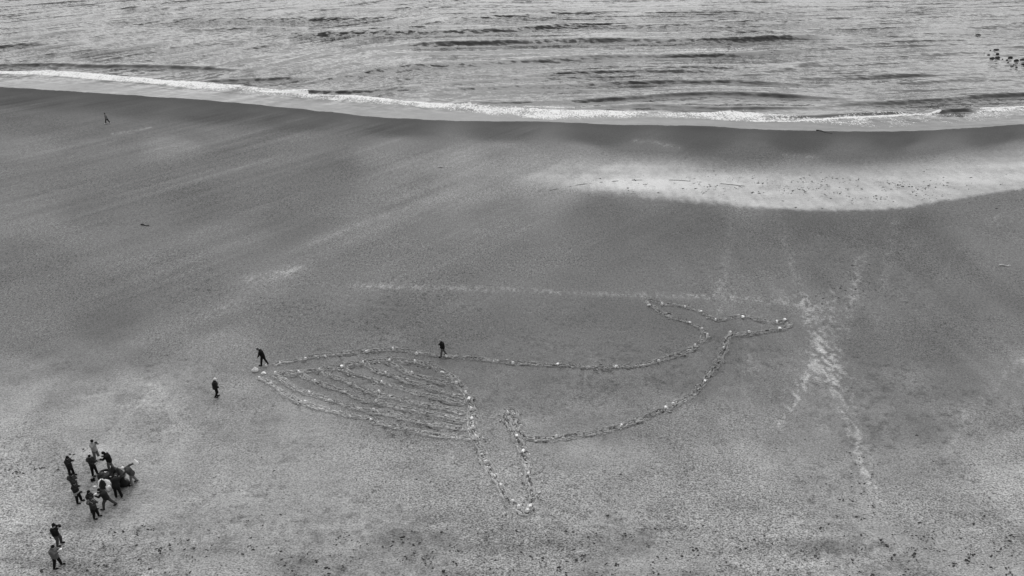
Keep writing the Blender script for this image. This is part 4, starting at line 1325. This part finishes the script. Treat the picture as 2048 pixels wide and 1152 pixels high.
# ------------------------------------------------------------------ rocks in the sea
RK = [(1956, 70, 9, 3, 'lone long rock awash left of the rock cluster'), (1993, 100, 10, 4, 'farthest rock of the cluster'), (1995, 109, 6, 4, 'tall rock standing just seaward of the twin rocks'), (1995, 116, 8, 4.5, 'right of the twin dark rocks lying end to end'),
      (1984, 117, 9, 4, 'left of the twin dark rocks lying end to end'), (2020, 116, 9, 4.5, 'broad flat rock in the middle right of the cluster'), (2033, 122, 8, 5, 'rounded rock right of the flat one'), (2046, 120, 11, 4.5, 'large rock cut by the right edge of the view'),
      (2047, 129, 8, 3.5, 'near rock at the right edge of the view'), (2014, 120.5, 4.5, 3, 'small rock just before the broad flat rock'), (2024, 132.5, 6, 2.5, 'nearest long low rock of the cluster'), (2033, 135, 4, 2, 'tiny rock beside the nearest long low one'),
      (1977, 110, 5, 2.2, 'thin rock at the left of the cluster'), (1968, 106.5, 3.5, 2, 'leftmost small rock of the cluster'), (1981, 100.5, 3.5, 1.6, 'small rock left of the farthest rock'), (2005, 118.5, 3, 1.6, 'small rock between the twin rocks and the flat one'), (2016, 125, 3.5, 1.6, 'small rock in the gap before the cluster')]
for k_, (a, b, wpx, hpx, lb) in enumerate(RK):
    p = gp(a, b)
    dist = math.hypot(p[1], CAM_H)
    sx = wpx / 2 * dist / FPX
    sz = hpx / FPX * dist * .55
    me = lump_mesh('rock', 100 + k_, sx, sx * .8, sz * 1.0, M_ROCK, 3, .26, flat=.5)
    o = link('rock', me)
    o.location = (p[0], p[1], -sz * .35)
    o.rotation_euler = (0, 0, R(random.uniform(-25, 25)))
    tag(o, 'dark wet ' + lb, 'rock', 'rocks rising from the sea')

# ------------------------------------------------------------------ driftwood and weed


def stick(px, py, L, ang, r, mat, label, fork=True):
    p = gp(px, py)
    bm = bmesh.new()
    n_ = 7
    pts = [Vector((L * (q / (n_ - 1) - .5), .05 * L * math.sin(q * 1.3), .05 + .04 * math.sin(q))) for q in range(n_)]
    cap_chain(bm, pts, [r * (1 - .09 * q) for q in range(n_)], 7)
    if fork:
        cap_chain(bm, [pts[4], pts[4] + Vector((L * .16, L * .14, .06)), pts[4] + Vector((L * .26, L * .2, .04))], [r * .6, r * .45, r * .25], 7)
        cap_chain(bm, [pts[2], pts[2] + Vector((-L * .06, -L * .12, .08))], [r * .6, r * .3], 7)
    me = bpy.data.meshes.new('driftwood')
    bm.to_mesh(me)
    bm.free()
    o = link('driftwood', me, mat)
    o.location = (p[0], p[1], 0)
    o.rotation_euler = (0, 0, R(ang))
    tag(o, label, 'driftwood')
    return o


stick(290, 451, 1.1, -20, .07, M_DARKWOOD, 'dark forked driftwood branch lying on the sand at left')
stick(886, 335, 1.3, -6, .09, M_PALE, 'pale driftwood branch lying between whale and water', True)
stick(2010, 532, 1.1, -8, .08, M_PALE, 'pale driftwood branch on the sand at the right edge')
stick(1648, 264, 2.6, -50, .07, M_DARKWOOD, "dark thin branch at the water's edge", False)


def scatter(name, pts, size, mat, label, cat, flatness=.35, seed=0, sub=1):
    """many small scraps joined into one mesh"""
    rg = np.random.default_rng(seed)
    bm = bmesh.new()
    bmesh.ops.create_icosphere(bm, subdivisions=1, radius=1.0)
    bv = np.array([v.co[:] for v in bm.verts])
    bf = np.array([[v.index for v in f.verts] for f in bm.faces])
    bm.free()
    n_ = len(pts)
    s = rg.uniform(size[0], size[1], n_) * (0.5 + rg.random(n_) ** 2)
    V = np.repeat(bv[None], n_, 0) * (1 + .45 * rg.standard_normal((n_, len(bv), 1)) * .6)
    V = V * np.stack([s * rg.uniform(.7, 1.7, n_), s * rg.uniform(.45, 1, n_), s * flatness], -1)[:, None, :]
    a = rg.uniform(-.7, .7, n_)
    ca_, sa_ = np.cos(a)[:, None], np.sin(a)[:, None]
    X = V[..., 0] * ca_ - V[..., 1] * sa_ + pts[:, 0:1]
    Y = V[..., 0] * sa_ + V[..., 1] * ca_ + pts[:, 1:2]
    Z = V[..., 2] + s[:, None] * flatness * .5
    co = np.stack([X, Y, Z], -1).reshape(-1, 3)
    F = (bf[None] + (np.arange(n_) * len(bv))[:, None, None]).reshape(-1, 3)
    me = bpy.data.meshes.new(name)
    me.from_pydata(co.tolist(), [], F.tolist())
    o = link(name, me, mat)
    tag(o, label, cat, kind='stuff')
    return o


def sample_px(fn, n_, box, seed):
    rg = np.random.default_rng(seed)
    out = []
    while len(out) < n_:
        x = rg.uniform(box[0], box[2], 4000)
        y = rg.uniform(box[1], box[3], 4000)
        k_ = rg.random(4000) < fn(x, y)
        out += list(zip(x[k_], y[k_]))
    return np.array([gp(a, b)[:2] for a, b in out[:n_]])


def wrack(x, y):
    c = fbm(x / 60, y / 34, 4, 201)
    cl = fbm(x / 16, y / 10, 3, 202)
    band_ = sstep(1010, 1110, y) * (0.35 + .65 * sstep(.42, .6, c))
    right = np.exp(-((x - (1700 + (y - 900) * .42)) / 60) ** 2) * sstep(870, 950, y) * .55
    leftp = np.exp(-((x - 270) / 40) ** 2 - ((y - 1070) / 30) ** 2)
    return np.clip(band_ + right + leftp + .03, 0, 1) * sstep(.50, .66, cl) * sstep(60, 240, x + (y - 1000) * .2)


scatter('seaweed_debris', sample_px(wrack, 3600, (60, 860, 2040, 1240), 1), (.015, .062), M_WEED, 'dark scraps of seaweed scattered over the near sand', 'seaweed', .3, 1)


def weedspot(x, y):
    v = 0
    for (cx, cy, rx, ry) in ((1785, 500, 22, 8), (1825, 487, 14, 3), (1700, 560, 30, 30), (1655, 590, 60, 14), (15, 555, 25, 6), (50, 940, 45, 14), (155, 905, 22, 8), (2030, 397, 18, 7)):
        v = v + np.exp(-((x - cx) / rx) ** 2 - ((y - cy) / ry) ** 2)
    return np.clip(v, 0, 1) * sstep(.5, .62, fbm(x / 9, y / 4, 3, 205))


scatter('seaweed_debris', sample_px(weedspot, 300, (0, 380, 2048, 970), 2), (.02, .075), M_WEED, 'thin dark scraps of seaweed lying in small patches farther up the beach', 'seaweed', .25, 2)


def prints_wet(x, y):
    v = np.exp(-((y - (372 + (x - 1500) * .02)) / 22) ** 2) * (.25 + sstep(1250, 1480, x) * sstep(1960, 1800, x))
    v += .8 * np.exp(-((y - 378) / 7) ** 2) * sstep(1400, 1500, x) * sstep(1850, 1750, x)
    return v * sstep(.48, .62, fbm(x / 22, y / 7, 3, 207)) * sstep(1120, 1200, x)


M_DULL_SAND = plain('dull_wet_sand', 0.10, 0.95, 0.3, 5, 0.3, 0.05)
scatter('print_lumps', sample_px(prints_wet, 700, (1120, 310, 2048, 425), 3), (.04, .10), M_DULL_SAND, 'dark raised lumps standing in for footprints in the shiny pool', 'sand', .22, 3)  # dull dark lumps stand in for footprint dents that mirror no sky

# wheel track across the shiny sand
c_ = catmull(gpa([(1100, 381), (1135, 374), (1170, 368), (1250, 361), (1340, 360), (1400, 364), (1460, 369), (1520, 376), (1570, 382)]), .5)
tg = np.gradient(c_, axis=0)
tg /= np.linalg.norm(tg, axis=1)[:, None]
nm2 = np.stack([-tg[:, 1], tg[:, 0]], -1)
off = np.array([-1, -.5, 0, .5, 1])
Wd = .032 * (.6 + .8 * vnoise(np.arange(len(c_)) / 3.0, np.arange(len(c_)) * 0.0, 9))
X = c_[:, :1] + nm2[:, :1] * off * Wd[:, None]
Y = c_[:, 1:] + nm2[:, 1:] * off * Wd[:, None]
Z = np.array([-.01, .035, .02, .035, -.01])[None, :] - .08 * sstep(.52, .42, fbm(np.arange(len(c_)) / 1.7, np.zeros(len(c_)), 3, 19))[:, None] + 0 * X
tr = link('wheel_track', grid_mesh('wheel_track', X, Y, Z), M_DULL_SAND)
tag(tr, 'thin dark curved track pressed across the shiny wet sand', 'track')
